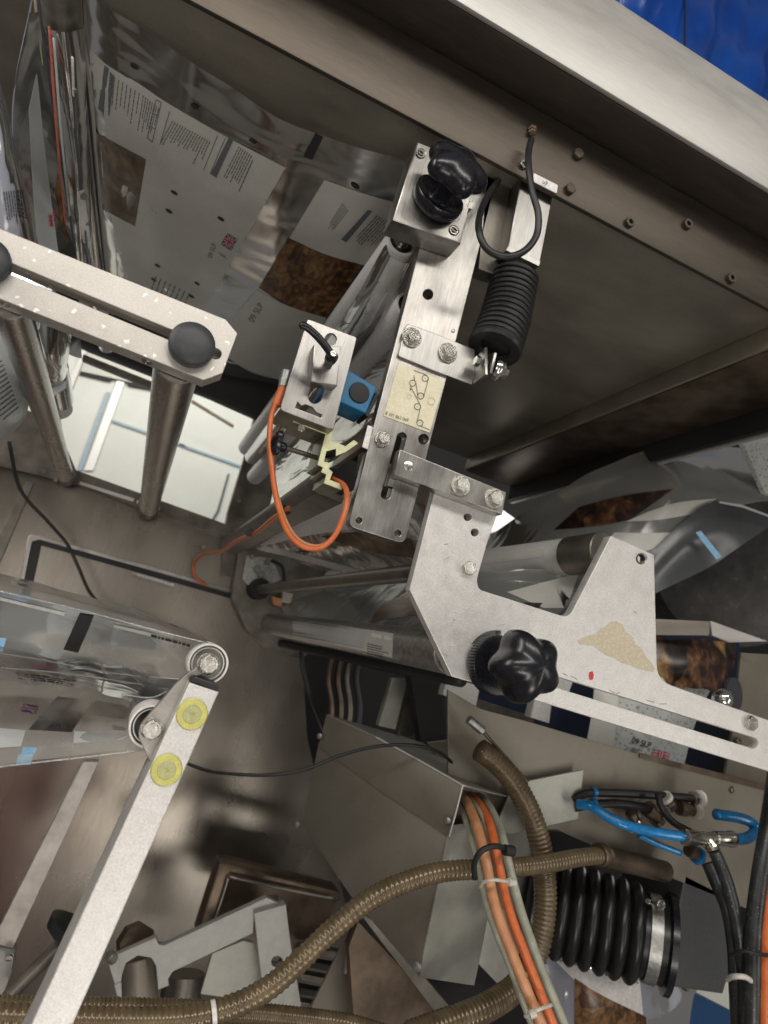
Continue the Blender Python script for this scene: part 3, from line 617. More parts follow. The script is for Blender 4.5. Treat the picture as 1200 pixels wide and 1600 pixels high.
sk = thing('small_wing_knob', 'small black plastic wing knob on the cross screw of the rail clamp', 'knob', P(428,690,.59))
ax = P(490,714,.6)-P(428,690,.585)
lathe('collar', [(.0045,0),(.0048,.001),(.0048,.008),(.0042,.009)], P(445,700,.592), -ax, 'knob', sk, 24)
star('grip', P(434,694,.588), -ax, .0125, .007, 'knob', sk, 3, .3, .2)
# =================================================================== MAIN MOUNTING PLATE
mp = thing('mounting_plate', 'tall worn aluminium mounting plate with a long slot at its foot', 'mounting plate', P(650,600,.6))
bores = [(669,460,8),(662,686,8),(561,813,5.2),(622,833,5.2)]
plate('plate', [(700,215),(785,245),(632,850,13),(544,822,13)], .60, .014, 'machined', mp, [circ(u,v,rr) for u,v,rr in bores]+[slot(628,683,603,773,7.5)])
for u, v, rr in bores[:2]: bore(mp, u, v, .60, rr)
for u, v, rr in bores[2:]: bore(mp, u, v, .60, rr); 
lathe('plug', [(.0022,0),(.0022,.0006),(.0018,.0008),(.0001,.0008)], P(708,517,.6), (0,-1,0), 'galv', mp, 24)
bolt(mp, 597, 686, .60, 9.5, 13)
kb = thing('knob_block', 'square aluminium block under the top star knob', 'block', P(685,300,.57))
plate('block', [(652,221),(748,258),(720,381),(613,344)], .57, .0298, 'machined', kb, [circ(657,240,6.5), circ(709,360,6.5), circ(735,320,6.5)], .0015)
for u, v in ((657,240),(709,360),(735,320)):
    bolt(kb, u, v, .576, 6, 0, CAP, 'cap_screw')
    lathe('bore_rim', [(.0042,0),(.0042,.0004),(.0037,.0004)], P(u,v,.57), (0,-1,0), 'zinc', kb, 28, None, False)
def starknob(name, label, base, front, R, knurl=False, ph=0., dish=True, SR=1., thick=.48):
    b0, f0 = P(*base), P(*front); ax = f0-b0; Ln = ax.length; t = thing(name, label, 'knob', b0)
    kn = (lambda tt, h: 1+.012*math.cos(60*tt)) if knurl else None
    if dish: lathe('dish', [(R*.80,-.004),(R*.9,0),(R*.93,.003),(R*.93,.009),(R*.90,.0105),(R*.86,.0105),(R*.80,.0085),(R*.45,.0065),(R*.4,.008)], b0, ax, 'knob', t, 240 if knurl else 72, kn)
    else: lathe('collar', [(R*.92,-.002),(R*.98,0),(R*.98,.009),(R*.94,.0105),(R*.84,.011),(R*.7,.0105),(R*.4,.0105)], b0, ax, 'knob', t, 240, kn)
    a, b_, c = frame(ax)
    lathe('neck', [(R*.34,.006),(R*.30,Ln*.35),(R*.42,Ln*.62)], b0, ax, 'knob', t, 40)
    star('grip', b0+ax.normalized()*(Ln*(1-thick)), ax, R*SR, Ln*thick, 'knob', t, 5, ph, .12)
    return t
starknob('star_knob', 'glossy black star knob on a black dish at the top of the mounting plate', (681,316,.570), (728,243,.519), .0292, ph=.2, SR=1.22, thick=.46)
# top link with swivel joint
l1 = thing('upper_link', 'thin bent steel link bolted across the mounting plate above the label', 'link', P(690,555,.597))
plate('strip', [(636,505,6),(680,521),(742,546),(742,590),(737,601),(680,580),(622,556,4)], .5965, .003, 'brushed', l1)
tabn = P(740,603,.5965); prism('tab', [P(737,602,.5965), P(742,590,.5965), P(742,560,.5965), P(742,560,.5965)+Vector((0,-.020,.006)), P(737,602,.5965)+Vector((0,-.028,.003))], (.003,0,0), 'brushed', l1)
bolt(l1, 643, 528, .5965, 10.5, 16); bolt(l1, 699, 552, .5965, 10.5, 16)
xa = Vector((1,0,0)); jc = P(764,572,.581)
def onx(d): return jc+xa*d
lathe('lock_nut', [(.0052,0),(.0058,.0008),(.0058,.0048),(.005,.0055)], onx(-.0165), xa, 'zinc', l1, 6)
lathe('spacer_nut', [(.0052,0),(.0058,.0008),(.0058,.0045),(.005,.005)], onx(-.0085), xa, 'zinc', l1, 6)
prism('ear', [onx(-.002)+Vector((0,-.010,-.012)), onx(-.002)+Vector((0,-.011,.011)), onx(-.002)+Vector((0,.008,.016)), onx(-.002)+Vector((0,.012,-.012))], (.003,0,0), 'brushed', l1)
lathe('eye_bearing', [(.006,0),(.0105,.001),(.012,.004),(.012,.007),(.0105,.010),(.006,.011)], onx(.003), xa, 'chrome', l1, 36)
lathe('rubber_washer', [(.010,0),(.0105,.0005),(.0105,.002),(.010,.0025)], onx(.0125), xa, 'brown', l1, 30)
lathe('joint_bolt', [(.0085,0),(.0085,.0015),(.0062,.0016),(.0062,.0058),(.0055,.0065)], onx(.0155), xa, 'zinc', l1, 6)
# load cell with bellows spring
lc = thing('load_cell', 'square steel load cell housing hanging from the canopy flange', 'load cell', P(828,345,.58))
plate('housing', [(818,262),(868,284),(844,410),(794,386)], .578, .045, 'brushed', lc, bevel=.0012)
plate('end_plate', [(794,384),(845,408),(842,416),(791,391)], .5765, .048, 'brushed', lc, bevel=.0004)
rod('collar', P(812,395,.603), P(802,440,.603), 26*sc(812,400,.6), 'galv', lc)
prism('side_bracket', [P(762,262,.60),P(800,280,.60),P(775,430,.60),P(748,420,.60)], (0,.02,0), 'wall_dark', lc)
text('stamp', 'retro', (792,411), (20,4), 6, None, 'softink', lc, Y=.574) if False else None
bw = thing('spring_bellows', 'curved black ribbed rubber bellows below the load cell', 'bellows', P(790,490,.59))
ctr = resample(cr([P(805,432,.60), P(796,470,.598), P(787,505,.594), P(774,541,.590)], 12), .00072)
nb = len(ctr); rb0 = 38*sc(790,490,.595)
link('ribs', sweep_mesh(ctr, lambda i: rb0*(1.0+.10*(i/nb)-(.17 if (i % 10) in (8,9) else .07 if (i % 10) in (0,7) else 0)-(.25 if i < 2 else 0)), 40), 'rubber', bw, smooth='full')
lathe('rim', [(rb0*.62,.002),(rb0*.66,.0065),(rb0*1.05,.007),(rb0*1.12,.004),(rb0*1.1,0)], ctr[-1]-(ctr[-1]-ctr[-3]).normalized()*.002, ctr[-1]-ctr[-3], 'rubber', bw, 40, None, False)
lathe('mouth', [(rb0*.66,.0055),(rb0*.6,.001),(rb0*.1,.001)], ctr[-1]-(ctr[-1]-ctr[-3]).normalized()*.001, ctr[-1]-ctr[-3], 'black', bw, 40, None, False)
kc = thing('load_cell_cable', 'black cable looping from the canopy flange in front of the load cell', 'cable', P(830,208,.56))
cable('jacket', [(830,218,.553),(826,236,.548),(826,262,.54),(832,300,.535),(841,335,.533),(838,368,.533),(818,393,.533),(788,401,.535),(760,388,.54),(748,358,.545),(752,328,.56),(766,300,.58),(780,280,.60)], 5.2, 'rubber', kc, 14)
lathe('gland', [(.005,0),(.0055,.001),(.0055,.005),(.0042,.006),(.0042,.011),(.003,.012)], P(832,200,.566), P(830,222,.552)-P(832,200,.566), 'brown', kc, 6)
bolt(kc, 817, 259, .567, 7, 0, CAP, 'fixing_screw')
lt = plate('flange_label', [(834,270,2),(872,289,2),(870,302,2),(833,283,2)], .5655, .0012, 'whitepl', None, bevel=.0003); tag(lt, 'small white label on the canopy flange beside the black cable loop', 'label')
text('writing', 'u9', (847,286), (10,5), 6, None, 'ink', lt, Y=.5648)
# schematic label
z3 = lambda *p: [(530+x/4, 540+y/4) for x, y in p]
sl = plate('schematic_label', z3((372,105),(657,220),(567,545),(275,438)), .5992, .0010, 'label', None, bevel=.0002); tag(sl, 'cream metal label with a roller threading diagram and number on the mounting plate', 'label')
def ring(c, rr, w=1.0, n=28): return [[(c[0]+(rr+w/2)*math.cos(a), c[1]+(rr+w/2)*math.sin(a)), (c[0]+(rr+w/2)*math.cos(b_), c[1]+(rr+w/2)*math.sin(b_)), (c[0]+(rr-w/2)*math.cos(b_), c[1]+(rr-w/2)*math.sin(b_)), (c[0]+(rr-w/2)*math.cos(a), c[1]+(rr-w/2)*math.sin(a))] for a, b_ in ((2*math.pi*i/n, 2*math.pi*(i+1)/n) for i in range(n))]
YL = .5990; dg_ = []
cs = z3((538,204),(460,234),(510,314),(490,381),(505,483))
for c in cs: dg_ += ring(c, 4.8, .9); dg_ += [seg2((c[0]-.9,c[1]),(c[0]+.9,c[1]),.6)]
for a, c in (((465,153),(545,182)),((558,207),(528,323)),((480,234),(492,320)),((444,250),(503,362)),((508,388),(487,478)),((510,503),(567,527)),((467,187),(471,216)),((448,262),(447,280)),((441,268),(450,276)),((466,200),(474,206))):
    dg_.append(seg2(*z3(a, c), .8))
decal_poly('diagram', dg_, None, 'ink', sl, Y=YL-.0002, off=.0003)
decal_poly('stain', ring((530+576/4, 540+347/4), 5.4, .8), None, 'residue', sl, Y=YL-.0002, off=.0003); decal_poly('stain', ring((530+438/4, 540+318/4), 3.4, .6), None, 'residue', sl, Y=YL-.0002, off=.0003)
text('number', '8 101 862 049', (601.5,647.5), (42,14), 5.6, None, 'ink', sl, Y=YL-.0002, off=.0004, asp=.86, bold=-.006)
# lower link
l2 = thing('lower_link', 'thick aluminium link bar bolted to the bracket plate', 'link', P(700,750,.585))
plate('bar', [(625,702),(791,769),(785,804),(616,741)], .5842, .0155, 'machined', l2, bevel=.0008)
lathe('dowel_pin', [(8.2*sc(638,728,.584),0),(8*sc(638,728,.584),.0006),(7*sc(638,728,.584),.0009),(.0001,.0009)], P(638,728,.5842), (0,-1,0), 'zinc', l2, 30)
bolt(l2, 719, 759, .5842, 11, 16.5); bolt(l2, 771, 779, .5842, 11, 16.5)
plate('slot_follower', [(611,738),(622,742),(616,762),(605,758)], .601, .010, 'machined', l2)
# bracket plate
bp = thing('bracket_plate', 'large pale blasted aluminium bracket plate with a forked arm and long slot', 'bracket', P(850,980,.6))
arc = [(776+48*math.cos(math.radians(a)), 1037+52*math.sin(math.radians(a))) for a in range(218, 281, 6)]; arc += [(776+41*math.cos(math.radians(a)), 1037+45*math.sin(math.radians(a))) for a in range(280, 217, -6)]
bh = [(731,808,6.2),(742,832,6.2),(1003,873,9)]
plate('plate', [(684,748),(784,785),(762,846),(745,906,22),(748,921,22),(889,966,14),(955,837,2),(1022,867,2),(1027,1063,24),(1205,1127),(1330,1172),(1330,1250),(1200,1205),(830,1092),(706,1057),(640,921)], .5999, .012, 'cast', bp,
      [circ(u,v,rr) for u,v,rr in bh]+[slot(806,1046,1177,1161,8.5), arc], .0006)
for u, v, rr in bh: bore(bp, u, v, .60, rr, .010)
for k in range(4): lathe('thread', [(8.6*sc(1003,873,.6),0),(7.6*sc(1003,873,.6),.0006),(8.6*sc(1003,873,.6),.0012)], P(1003,873,.6015+k*.0014), (0,1,0), 'galv', bp, 26, None, False)
bolt(bp, 731, 888, .5999, 10.5, 0); bolt(bp, 1170, 1129, .5999, 10.5, 0)
z6 = lambda pts: [(820+x/3.158, 960+y/3.158) for x, y in pts]
resid = z6([(262,127),(300,108),(350,97),(375,70),(400,60),(420,38),(455,33),(485,52),(500,85),(530,110),(548,150),(575,165),(600,210),(626,240),(642,268),(632,284),(600,278),(560,268),(520,250),(480,240),(440,215),(400,200),(370,178),(340,155),(300,152),(270,146)])
rr_ = plate('glue_residue', resid, .5995, .0007, 'residue', bp, bevel=.0001)
decal_poly('red_mark', [z6([(318,285),(335,280),(341,300),(336,322),(320,323),(316,305)])], None, 'red', bp, Y=.5997, off=.0002)
rs_ = random.Random(5)
decal_poly('scratches', [seg2((u, v), (u+rs_.uniform(-6,14), v+rs_.uniform(-1,6)), .9) for u, v in [(880,1052),(892,1056),(952,1078),(968,1082),(1010,1094),(1030,1100),(708,968),(990,955),(700,850)]], None, 'softink', bp, Y=.5997, off=.0002, kind='stuff')
for k in range(16):
    u, v = rs_.uniform(700,1000), rs_.uniform(860,1050); dx, dy = rs_.uniform(-16,16), rs_.uniform(-10,10)
    if v < 930 and 740 < u < 950: continue
    decal_poly('fine_scratch', [seg2((u, v), (u+dx, v+dy), .45)], None, 'galv', bp, Y=.5997, off=.0002)
starknob('star_knob', 'large black star knob with knurled collar on the bracket plate', (770,1039,.597), (850,1042,.517), .0300, True, ph=.55, dish=False, SR=1.2, thick=.54)
# =================================================================== plane helper for folded sheet parts
def plane(a, b_, c):
    a, b_, c = P(*a), P(*b_), P(*c); n = (b_-a).cross(c-a).normalized()
    return lambda u, v: ray(u, v)*(a.dot(n)/ray(u, v).dot(n)), n
def sheet(name, pl, pts, t, mat, parent, **k):
    f, n = pl; n = n if n.y > 0 else -n
    return prism(name, [f(*p[:2]) for p in rnd(pts)], n*t, mat, parent, .0003, **k)
def bvh_of(o):
    off = WL[o.name]; return BVHTree.FromPolygons([v.co+off for v in o.data.vertices], [tuple(p.vertices) for p in o.data.polygons])
# =================================================================== RODS, ROLLERS AND FILM BELOW THE MOUNTING PLATE
ep = thing('roller_end_plate', 'grimy steel end plate carrying the far ends of the lower rollers', 'plate', P(420,930,1.46))
plate('plate', [(372,862),(440,858),(520,890),(560,960),(470,1030),(415,1012),(386,985),(362,934)], 1.455, .03, 'wall_dark', ep)
plate('boss', [(385,868),(425,872),(440,905),(400,925),(378,905)], 1.44, .012, 'galv', ep)
for u, v, rr in ((394,870,4),(417,878,5),(402,890,6),(408,898,6)): bolt(ep, u, v, 1.438, rr, 0, CAP)
cable('bent_wire', [(424,876,1.4),(440,885,1.38),(444,905,1.38),(440,920,1.4)], 2.6, 'rubber', ep)
plate('orange_block', [(425,932),(442,936),(440,948),(428,945)], 1.42, .02, 'copper', ep); plate('white_block', [(442,924),(458,928),(454,944),(441,941)], 1.42, .02, 'tie', ep)
t = thing('tie_rod', 'long grey tie rod running above the label wrapped roller', 'rod', P(520,908,1.0))
rod('shaft', P(403,921,1.45), P(657,894,.62), 24*sc(657,894,.62)*.62, 'wall_dark', t); rod('end_collar', P(400,921,1.455), P(408,920,1.42), .022, 'black', t)
t = thing('film_wrapped_roller', 'roller wrapped in clear film seen through the notch of the bracket plate', 'roller', P(830,875,.8))
rD = rod('shell', P(905,868,.70), P(520,908,1.42), 30*sc(905,868,.70), 'rollerface', t)
rod('journal', P(945,862,.655), P(890,869,.71), 30*sc(905,868,.70)*1.02, 'wall_dark', t)
bD = bvh_of(rD); decal('film_print', [(752,868),(850,858)], [(752,882),(850,870)], bD, 'paperdim', t, 5, 5, .0006)
t = thing('label_wrapped_roller', 'long roller wrapped in film with a white and grey printed label', 'roller', P(570,1000,1.0))
rC = rod('shell', P(709,1021,.62), P(425,975,1.45), 34*sc(709,1021,.62), 'galv', t, 48)
bC = bvh_of(rC)
decal('white_label', [(457,966),(510,974),(572,984)], [(457,1004),(510,1014),(572,1028)], bC, 'paper', t, 5, 8, .0006)
decal('grey_label', [(572,983),(615,990)], [(566,1026),(612,1040)], bC, 'paperdim', t, 5, 8, .0010)
decal_poly('label_print', [seg2((580,992),(596,995),6), seg2((600,996),(612,998),6)], bC, 'whitepl', t, .0014)
text_lines('small_print', [(574,1004),(573,1026)], [(610,1012),(606,1034)], 6, 1.4, bC, 'ink', t, (0,.4), .0014, seed=20)
cable('lower_edge_rail', [(720,1062,.70),(580,1035,1.0),(440,1005,1.42)], 12, 'black', t)
f4 = thing('lower_film_web', 'crinkled clear film rising from the label wrapped roller behind the bracket plate', 'film', P(620,960,.9))
_, b4 = surf('clear_sheet', [[(424,962,1.44),(560,985,.98),(690,996,.68),(820,1010,.66)],[(470,935,1.36),(600,935,1.02),(740,925,.80),(900,930,.70)],[(545,912,1.3),(640,904,1.0),(760,895,.80),(930,885,.70)]], 'film_grey', f4, 12, 12, .0015, 45)
decal('food_photo', [(600,940),(640,932),(700,936)], [(575,972),(640,962),(700,952)], b4, 'fooddim', f4, 5, 4, .0012)
decal('white_print', [(792,925),(905,895)], [(850,950),(885,950)], b4, 'paperdim', f4, 5, 4, .0010)
decal_poly('print_block', [[(818,941),(848,942),(840,951),(822,946)]], b4, 'ink', f4, .0016)
f3 = thing('middle_film_web', 'clear film with white border passing under the foot of the mounting plate', 'film', P(520,850,.9))
_, b3 = surf('clear_sheet', [[(396,857,1.42),(470,812,1.1),(560,762,.80),(660,740,.68)],[(440,868,1.3),(530,850,1.0),(620,828,.80),(700,830,.68)],[(500,890,1.2),(580,895,1.0),(650,888,.82),(720,872,.70)]], 'film_grey', f3, 12, 10, .0006, 40)
decal('white_border', [(396,856),(450,870),(535,893)], [(404,851),(470,866),(572,893)], b3, 'whitepl', f3, 6, 2, .0012)
decal('white_print', [(400,853),(455,822),(550,775)], [(425,850),(475,838),(552,826)], b3, 'whitepl', f3, 8, 4, .0012)
decal('food_photo', [(500,838),(560,832),(640,840)], [(560,858),(610,868),(650,872)], b3, 'fooddim', f3, 8, 4, .0012)
surf('upper_fold', [[(560,700,.76),(640,735,.70),(700,760,.68)],[(556,765,.80),(640,790,.72),(700,800,.70)],[(552,826,.84),(620,840,.76),(690,850,.72)]], 'film_wrinkle', f3, 8, 8, .003, 70)
pc = thing('cream_board', 'cream coloured board glimpsed between the mounting plate and the bracket plate', 'board', P(660,790,1.3))
plate('board', [(655,760),(690,772),(672,830),(640,812)], 1.3, .02, 'white', pc); plate('brown_strip', [(644,808),(665,790),(672,800),(664,826)], 1.28, .01, 'residue', pc)
lf = thing('lamp_tube', 'bright white lit panel behind the notch beside the lower link', 'lamp', P(790,815,1.5))
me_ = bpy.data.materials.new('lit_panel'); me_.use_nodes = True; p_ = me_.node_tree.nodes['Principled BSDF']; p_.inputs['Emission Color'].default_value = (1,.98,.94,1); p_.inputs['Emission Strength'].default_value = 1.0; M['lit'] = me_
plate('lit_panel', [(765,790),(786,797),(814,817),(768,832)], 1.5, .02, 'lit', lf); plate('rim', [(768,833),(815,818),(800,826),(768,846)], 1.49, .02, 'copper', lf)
# web and reel upper right
rt = thing('upper_film_web', 'grey film web with dark food print sweeping up to the reel on the right', 'film', P(980,780,1.0))
_, br_ = surf('clear_sheet', [[(700,880,1.3),(850,783,1.1),(960,722,1.0),(1080,690,.95),(1240,712,.9)],[(720,880,1.2),(880,818,1.05),(1000,765,.95),(1090,742,.9),(1240,775,.86)],[(745,900,1.1),(880,890,1.0),(985,885,.94),(1045,862,.91),(1150,780,.88)]], 'film_grey', rt, 14, 14, .0022, 38)
decal('food_photo', [(905,792),(970,775),(1052,764)], [(865,828),(930,822),(985,812)], br_, 'fooddark', rt, 8, 4, .0012)
decal('white_print', [(1012,800),(1060,785),(1120,779)], [(978,815),(1030,812),(1085,803)], br_, 'paperdim', rt, 8, 4, .0012)
decal('white_print', [(960,832),(1010,833),(1050,832)], [(930,868),(980,868),(1020,858)], br_, 'paperdim', rt, 6, 4, .0014)
df = thing('dark_film_band', 'dark grey film band with a pale blue tape mark in front of the reel', 'film', P(1100,860,.95))
_, bd = surf('clear_sheet', [[(1000,880,.93),(1060,822,.9),(1126,784,.88),(1250,825,.86)],[(1005,905,.92),(1080,850,.89),(1150,815,.87),(1240,822,.86)],[(1010,935,.92),(1100,890,.9),(1160,850,.87),(1236,800,.86)]], 'darkfilm', df, 10, 8, .001, 20)
decal_poly('blue_tape', [[(1087,832),(1095,829),(1128,870),(1119,874)]], None, 'bluetape', df, Y=.862)
decal_poly('painted_lit_edge', [[(1124,783),(1160,789),(1205,806),(1205,809),(1160,793),(1124,786)]], None, 'paper', df, Y=.86)  # light along the film edge, painted as a thin pale strip
rl = thing('film_reel', 'dark shiny reel of film behind the dark film band on the right edge', 'reel', P(1130,905,1.0))
rod('reel_body', P(1150,885,.98), P(1060,890,1.25), 125*sc(1150,885,.98), 'reel', rl, 64)
M['perf'] = plastic('perforated_film', (.42,.44,.42), .4, 30, .05, (.5,.52,.5), spots=(150, .28, (.22,.23,.23)))
prism('perforated_sleeve', [P(1160,690,.86),P(1250,670,.86),P(1250,790,.86),P(1196,770,.86)], (0,.01,0), 'perf', rl)
br2 = thing('aluminium_angle', 'short aluminium angle bracket under the reel on the right', 'bracket', P(1110,985,.9))
prism('web', [P(1000,966,.92),P(1110,971,.88),P(1108,993,.88),P(1000,992,.92)], (0,.01,0), 'box', br2)
prism('flange', [P(1110,970,.878),P(1113,993,.878),P(1140,1004,.87),P(1200,1002,.84)], (0,.006,0), 'front_steel', br2)
xb = thing('crossbar', 'narrow dark crossbar above the upper film web', 'bar', P(950,740,1.3))
prism('bar', [P(872,772,1.4),P(1060,690,1.25),P(1066,700,1.25),P(885,788,1.4)], (0,.02,0), 'box', xb); prism('clip', [P(976,735,1.3),P(984,732,1.3),P(998,742,1.3),P(990,746,1.3)], (0,.02,0), 'black', xb)
fb = thing('food_film', 'dark film with printed food photo hanging under the aluminium angle', 'film', P(1080,1035,.9))
surf('clear_sheet', [[(1010,995,.93),(1080,998,.92),(1150,1003,.92)],[(1010,1035,.92),(1080,1038,.9),(1145,1045,.9)],[(1010,1062,.92),(1070,1072,.9),(1120,1082,.9)]], 'fooddark', fb, 6, 6, .002, 60)
pf = thing('perforated_bag', 'perforated white bag film printed 09 SLP seen through the bracket slot', 'bag film', P(1020,1130,.92))
_, bf = surf('clear_sheet', [[(930,1048,.93),(1020,1058,.91),(1112,1076,.92)],[(925,1110,.92),(1000,1120,.89),(1085,1135,.91)],[(915,1165,.93),(1000,1180,.90),(1068,1200,.92)]], 'perf', pf, 8, 8, .002, 50)
decal('clear_stripe', [(928,1060),(968,1068)], [(918,1164),(958,1172)], bf, 'paperdim', pf, 4, 6, .0008)
text('print_code', '09 SLP', (986,1161), (26,7), 10, bf, 'ink', pf, asp=.85, off=.002)
text_lines('small_print', [(986,1167),(984,1174)], [(1004,1172),(1000,1178)], 3, 1.2, bf, 'softink', pf, off=.002, seed=31)
flag(bf, (1033,1179), (13,3.6), (-1.5,6), pf, off=.0022)
nv = thing('navy_sheet', 'dark navy plastic sheet behind the tip of the bracket slot', 'sheet', P(1100,1110,1.0))
plate('sheet', [(1040,985),(1160,1000),(1146,1240),(1030,1210)], .985, .004, 'navy', nv)
plate('sheet', [(740,1080),(950,1040),(950,1160),(740,1130)], 1.2, .004, 'navy', nv)
gp = thing('grey_guard_plate', 'grey guard plate standing at the right edge beside the bracket tip', 'plate', P(1180,1070,.9))
plate('plate', [(1158,1020),(1260,1026),(1260,1290),(1128,1240),(1150,1115)], .90, .006, 'box', gp); bolt(gp, 1152, 1158, .895, 6, 0, CAP)
cbl = thing('chrome_ball', 'shiny steel ball knob above the bracket tip', 'knob', P(1130,1090,.8))
s_ = 16*sc(1130,1090,.8); lathe('ball', [(s_*math.sin(a*math.pi/12)+1e-5, -s_*math.cos(a*math.pi/12)) for a in range(13)], P(1129,1092,.8), (0,-1,0), 'chrome', cbl, 30)
lathe('ring', [(s_*1.1,0),(s_*1.7,.001),(s_*1.7,.006),(s_*1.1,.007)], P(1142,1085,.83), (.3,-1,.1), 'slate', cbl, 30)
for i, q in enumerate(([(700,1056),(750,1073),(744,1103),(692,1086)], [(836,1092),(862,1100),(858,1130),(829,1121)], [(872,1056),(896,1063),(889,1082),(868,1076)])):
    tag(plate('white_block', q, 1.0, .02, 'whitepl', None), ['large pale block left of the lower star knob','small pale block below the lower star knob','tiny pale block showing in the bracket slot'][i], 'block')
# =================================================================== LOWER RIGHT: guard plate, tubes, bellows
gl = thing('lower_guard_plate', 'broad khaki steel plate behind the blue air tubes', 'plate', P(1000,1250,.8))
plate('plate', [(700,1078),(752,1108),(820,1126),(1060,1197),(1300,1262),(1300,1470),(1172,1422),(1000,1352),(905,1312),(870,1296),(700,1300)], .80, .004, 'box', gl, [circ(1143,1234,5)])
plate('tab', [(806,1224),(912,1203),(903,1280),(800,1303),(770,1300)], .785, .004, 'pale', gl)
plate('edge_strip', [(1000,1176),(1300,1252),(1300,1262),(1000,1184)], .797, .002, 'brown', gl)
bolt(gl, 1143, 1234, .799, 4, 0, CAP)
pn = thing('push_rod', 'thin dark push rod with a small clevis below the lower star knob', 'rod', P(780,1170,.76))
rod('shaft', P(752,1140,.77), P(825,1222,.76), 2.6*sc(780,1170,.76), 'brown', pn); rod('clevis', P(732,1124,.77), P(754,1142,.77), 7*sc(740,1130,.77), 'galv', pn)
tb = thing('blue_air_tube', 'translucent blue air tube looping through a nickel tee fitting', 'tube', P(1060,1290,.72))
cable('tube', [(903,1256,.772),(925,1260,.755),(948,1275,.742),(975,1288,.73),(1020,1300,.722),(1072,1308,.715)], 7.6, 'blue', tb, 16); M['bluetube'] = plastic('blue_air_tube', (.01,.16,.42), .15, c2=(.02,.24,.55)); tb.children[0].data.materials[0] = M['bluetube']
cable('tube', [(1143,1311,.715),(1165,1310,.715),(1179,1300,.72),(1176,1287,.725),(1155,1278,.73),(1118,1272,.735)], 8.5, 'bluetube', tb, 14)
cable('tube', [(998,1305,.74),(1030,1320,.735),(1064,1333,.73)], 4.5, 'bluetube', tb)
tf = thing('tee_fitting', 'nickel plated tee fitting joining the blue air tube', 'fitting', P(1107,1310,.712))
s_ = sc(1107,1310,.712); axx = (P(1145,1311,.712)-P(1068,1308,.712)).normalized(); p0 = P(1068,1308,.712); LL = (P(1145,1311,.712)-p0).length
lathe('body', [(9*s_,0),(12.5*s_,.001),(12.5*s_,LL*.06),(11*s_,LL*.08),(11*s_,LL*.36),(9*s_,LL*.38),(9*s_,LL*.62),(11*s_,LL*.64),(11*s_,LL*.92),(12.5*s_,LL*.94),(12.5*s_,LL),(9*s_,LL+.0005)], p0, axx, 'nickel', tf, 32)
lathe('branch', [(8*s_,0),(9*s_,.004),(9*s_,.009),(11*s_,.010),(11*s_,.013),(9.5*s_,.0135),(10.5*s_,.017),(8.5*s_,.018)], P(1106,1308,.712), P(1119,1338,.70)-P(1106,1308,.712), 'nickel', tf, 28)
at_ = thing('black_air_tubes', 'pair of thin black air tubes running above the blue tube', 'tube', P(960,1245,.76))
cable('tube', [(895,1250,.785),(915,1240,.78),(960,1239,.775),(1030,1243,.77),(1090,1248,.765)], 6.5, 'rubber', at_); cable('tube', [(898,1262,.785),(925,1257,.78),(965,1256,.77),(1012,1262,.77)], 6.5, 'rubber', at_)
cable('tube', [(1028,1240,.75),(1034,1262,.745),(1052,1285,.74),(1080,1300,.735)], 5.2, 'rubber', at_)
for u, v in ((925,1238),(924,1255)): lathe('blue_sleeve', [(7.2*s_*1.08,0),(7.2*s_*1.08,.006)], P(u, v, .778), P(u+10, v, .778)-P(u, v, .778), 'bluetube', at_, 18)
def fitting(label, u, v, Y, du, dv, L, rpx, mats, grp='air fittings on the khaki plate'):
    a = P(u, v, Y); ax = P(u+du, v+dv, Y)-a; s = rpx*sc(u, v, Y); t = thing('air_fitting', label, 'fitting', a, grp)
    lathe('body', [(s*.7,0),(s*.95,.001),(s*.95,L*.45),(s*.75,L*.5),(s*.75,L)], a, ax, mats[0], t, 6 if mats[0]=='nickel' else 24)
    lathe('collar', [(s*.8,0),(s*1.08,.0008),(s*1.08,L*.35),(s*.8,L*.4),(s*.5,L*.3)], a+ax.normalized()*L*.9, ax, mats[1], t, 28)
fitting('upright elbow fitting with pale collar above the tee', 1050, 1262, .765, -17, -24, .016, 11, ('nickel','whitepl'))
fitting('nickel fitting with white tip at the upper right of the fittings', 1080, 1247, .765, 30, 3, .014, 12, ('nickel','whitepl'))
fitting('dark fitting with ring collar feeding the right blue loop', 1060, 1262, .765, 50, 9, .028, 12, ('brown','tie'))
fitting('small white collar fitting under the blue tube', 982, 1284, .765, -8, 17, .008, 11, ('brown','tie'))
fitting('dark elbow fitting tucked behind the blue tube', 1010, 1262, .775, 40, 36, .022, 13, ('brown','nickel'))
fitting('dark fitting with bright blue collar below the tee', 1076, 1326, .745, 26, 20, .017, 12, ('brown','bluetube'))
fitting('low fitting with nickel collar behind the blue tube', 985, 1268, .78, 16, 26, .012, 10, ('brown','nickel'))
sl_ = thing('black_air_hose', 'scuffed black air hose dropping from the blue collar fitting', 'hose', P(1130,1450,.68))
cable('hose', [(1106,1348,.735),(1122,1385,.72),(1138,1425,.70),(1147,1480,.69),(1150,1540,.69),(1155,1660,.69)], 10, 'dust_rubber', sl_, 16)
sl_ = thing('black_air_hose', 'scuffed black air hose dropping from the tee fitting', 'hose', P(1140,1400,.68))
cable('hose', [(1117,1332,.70),(1130,1362,.69),(1142,1400,.685),(1154,1460,.68),(1162,1540,.68),(1165,1660,.68)], 9.5, 'dust_rubber', sl_, 16)
sl_ = thing('black_air_hose', 'thick dusty black hose along the right edge of the photo', 'hose', P(1190,1450,.66))
cable('hose', [(1216,1180,.70),(1200,1290,.68),(1187,1370,.67),(1178,1450,.665),(1176,1540,.66),(1174,1660,.66)], 11.5, 'dust_rubber', sl_, 16)
sl_ = thing('orange_cable', 'bright orange cable at the lower right edge', 'cable', P(1198,1500,.65))
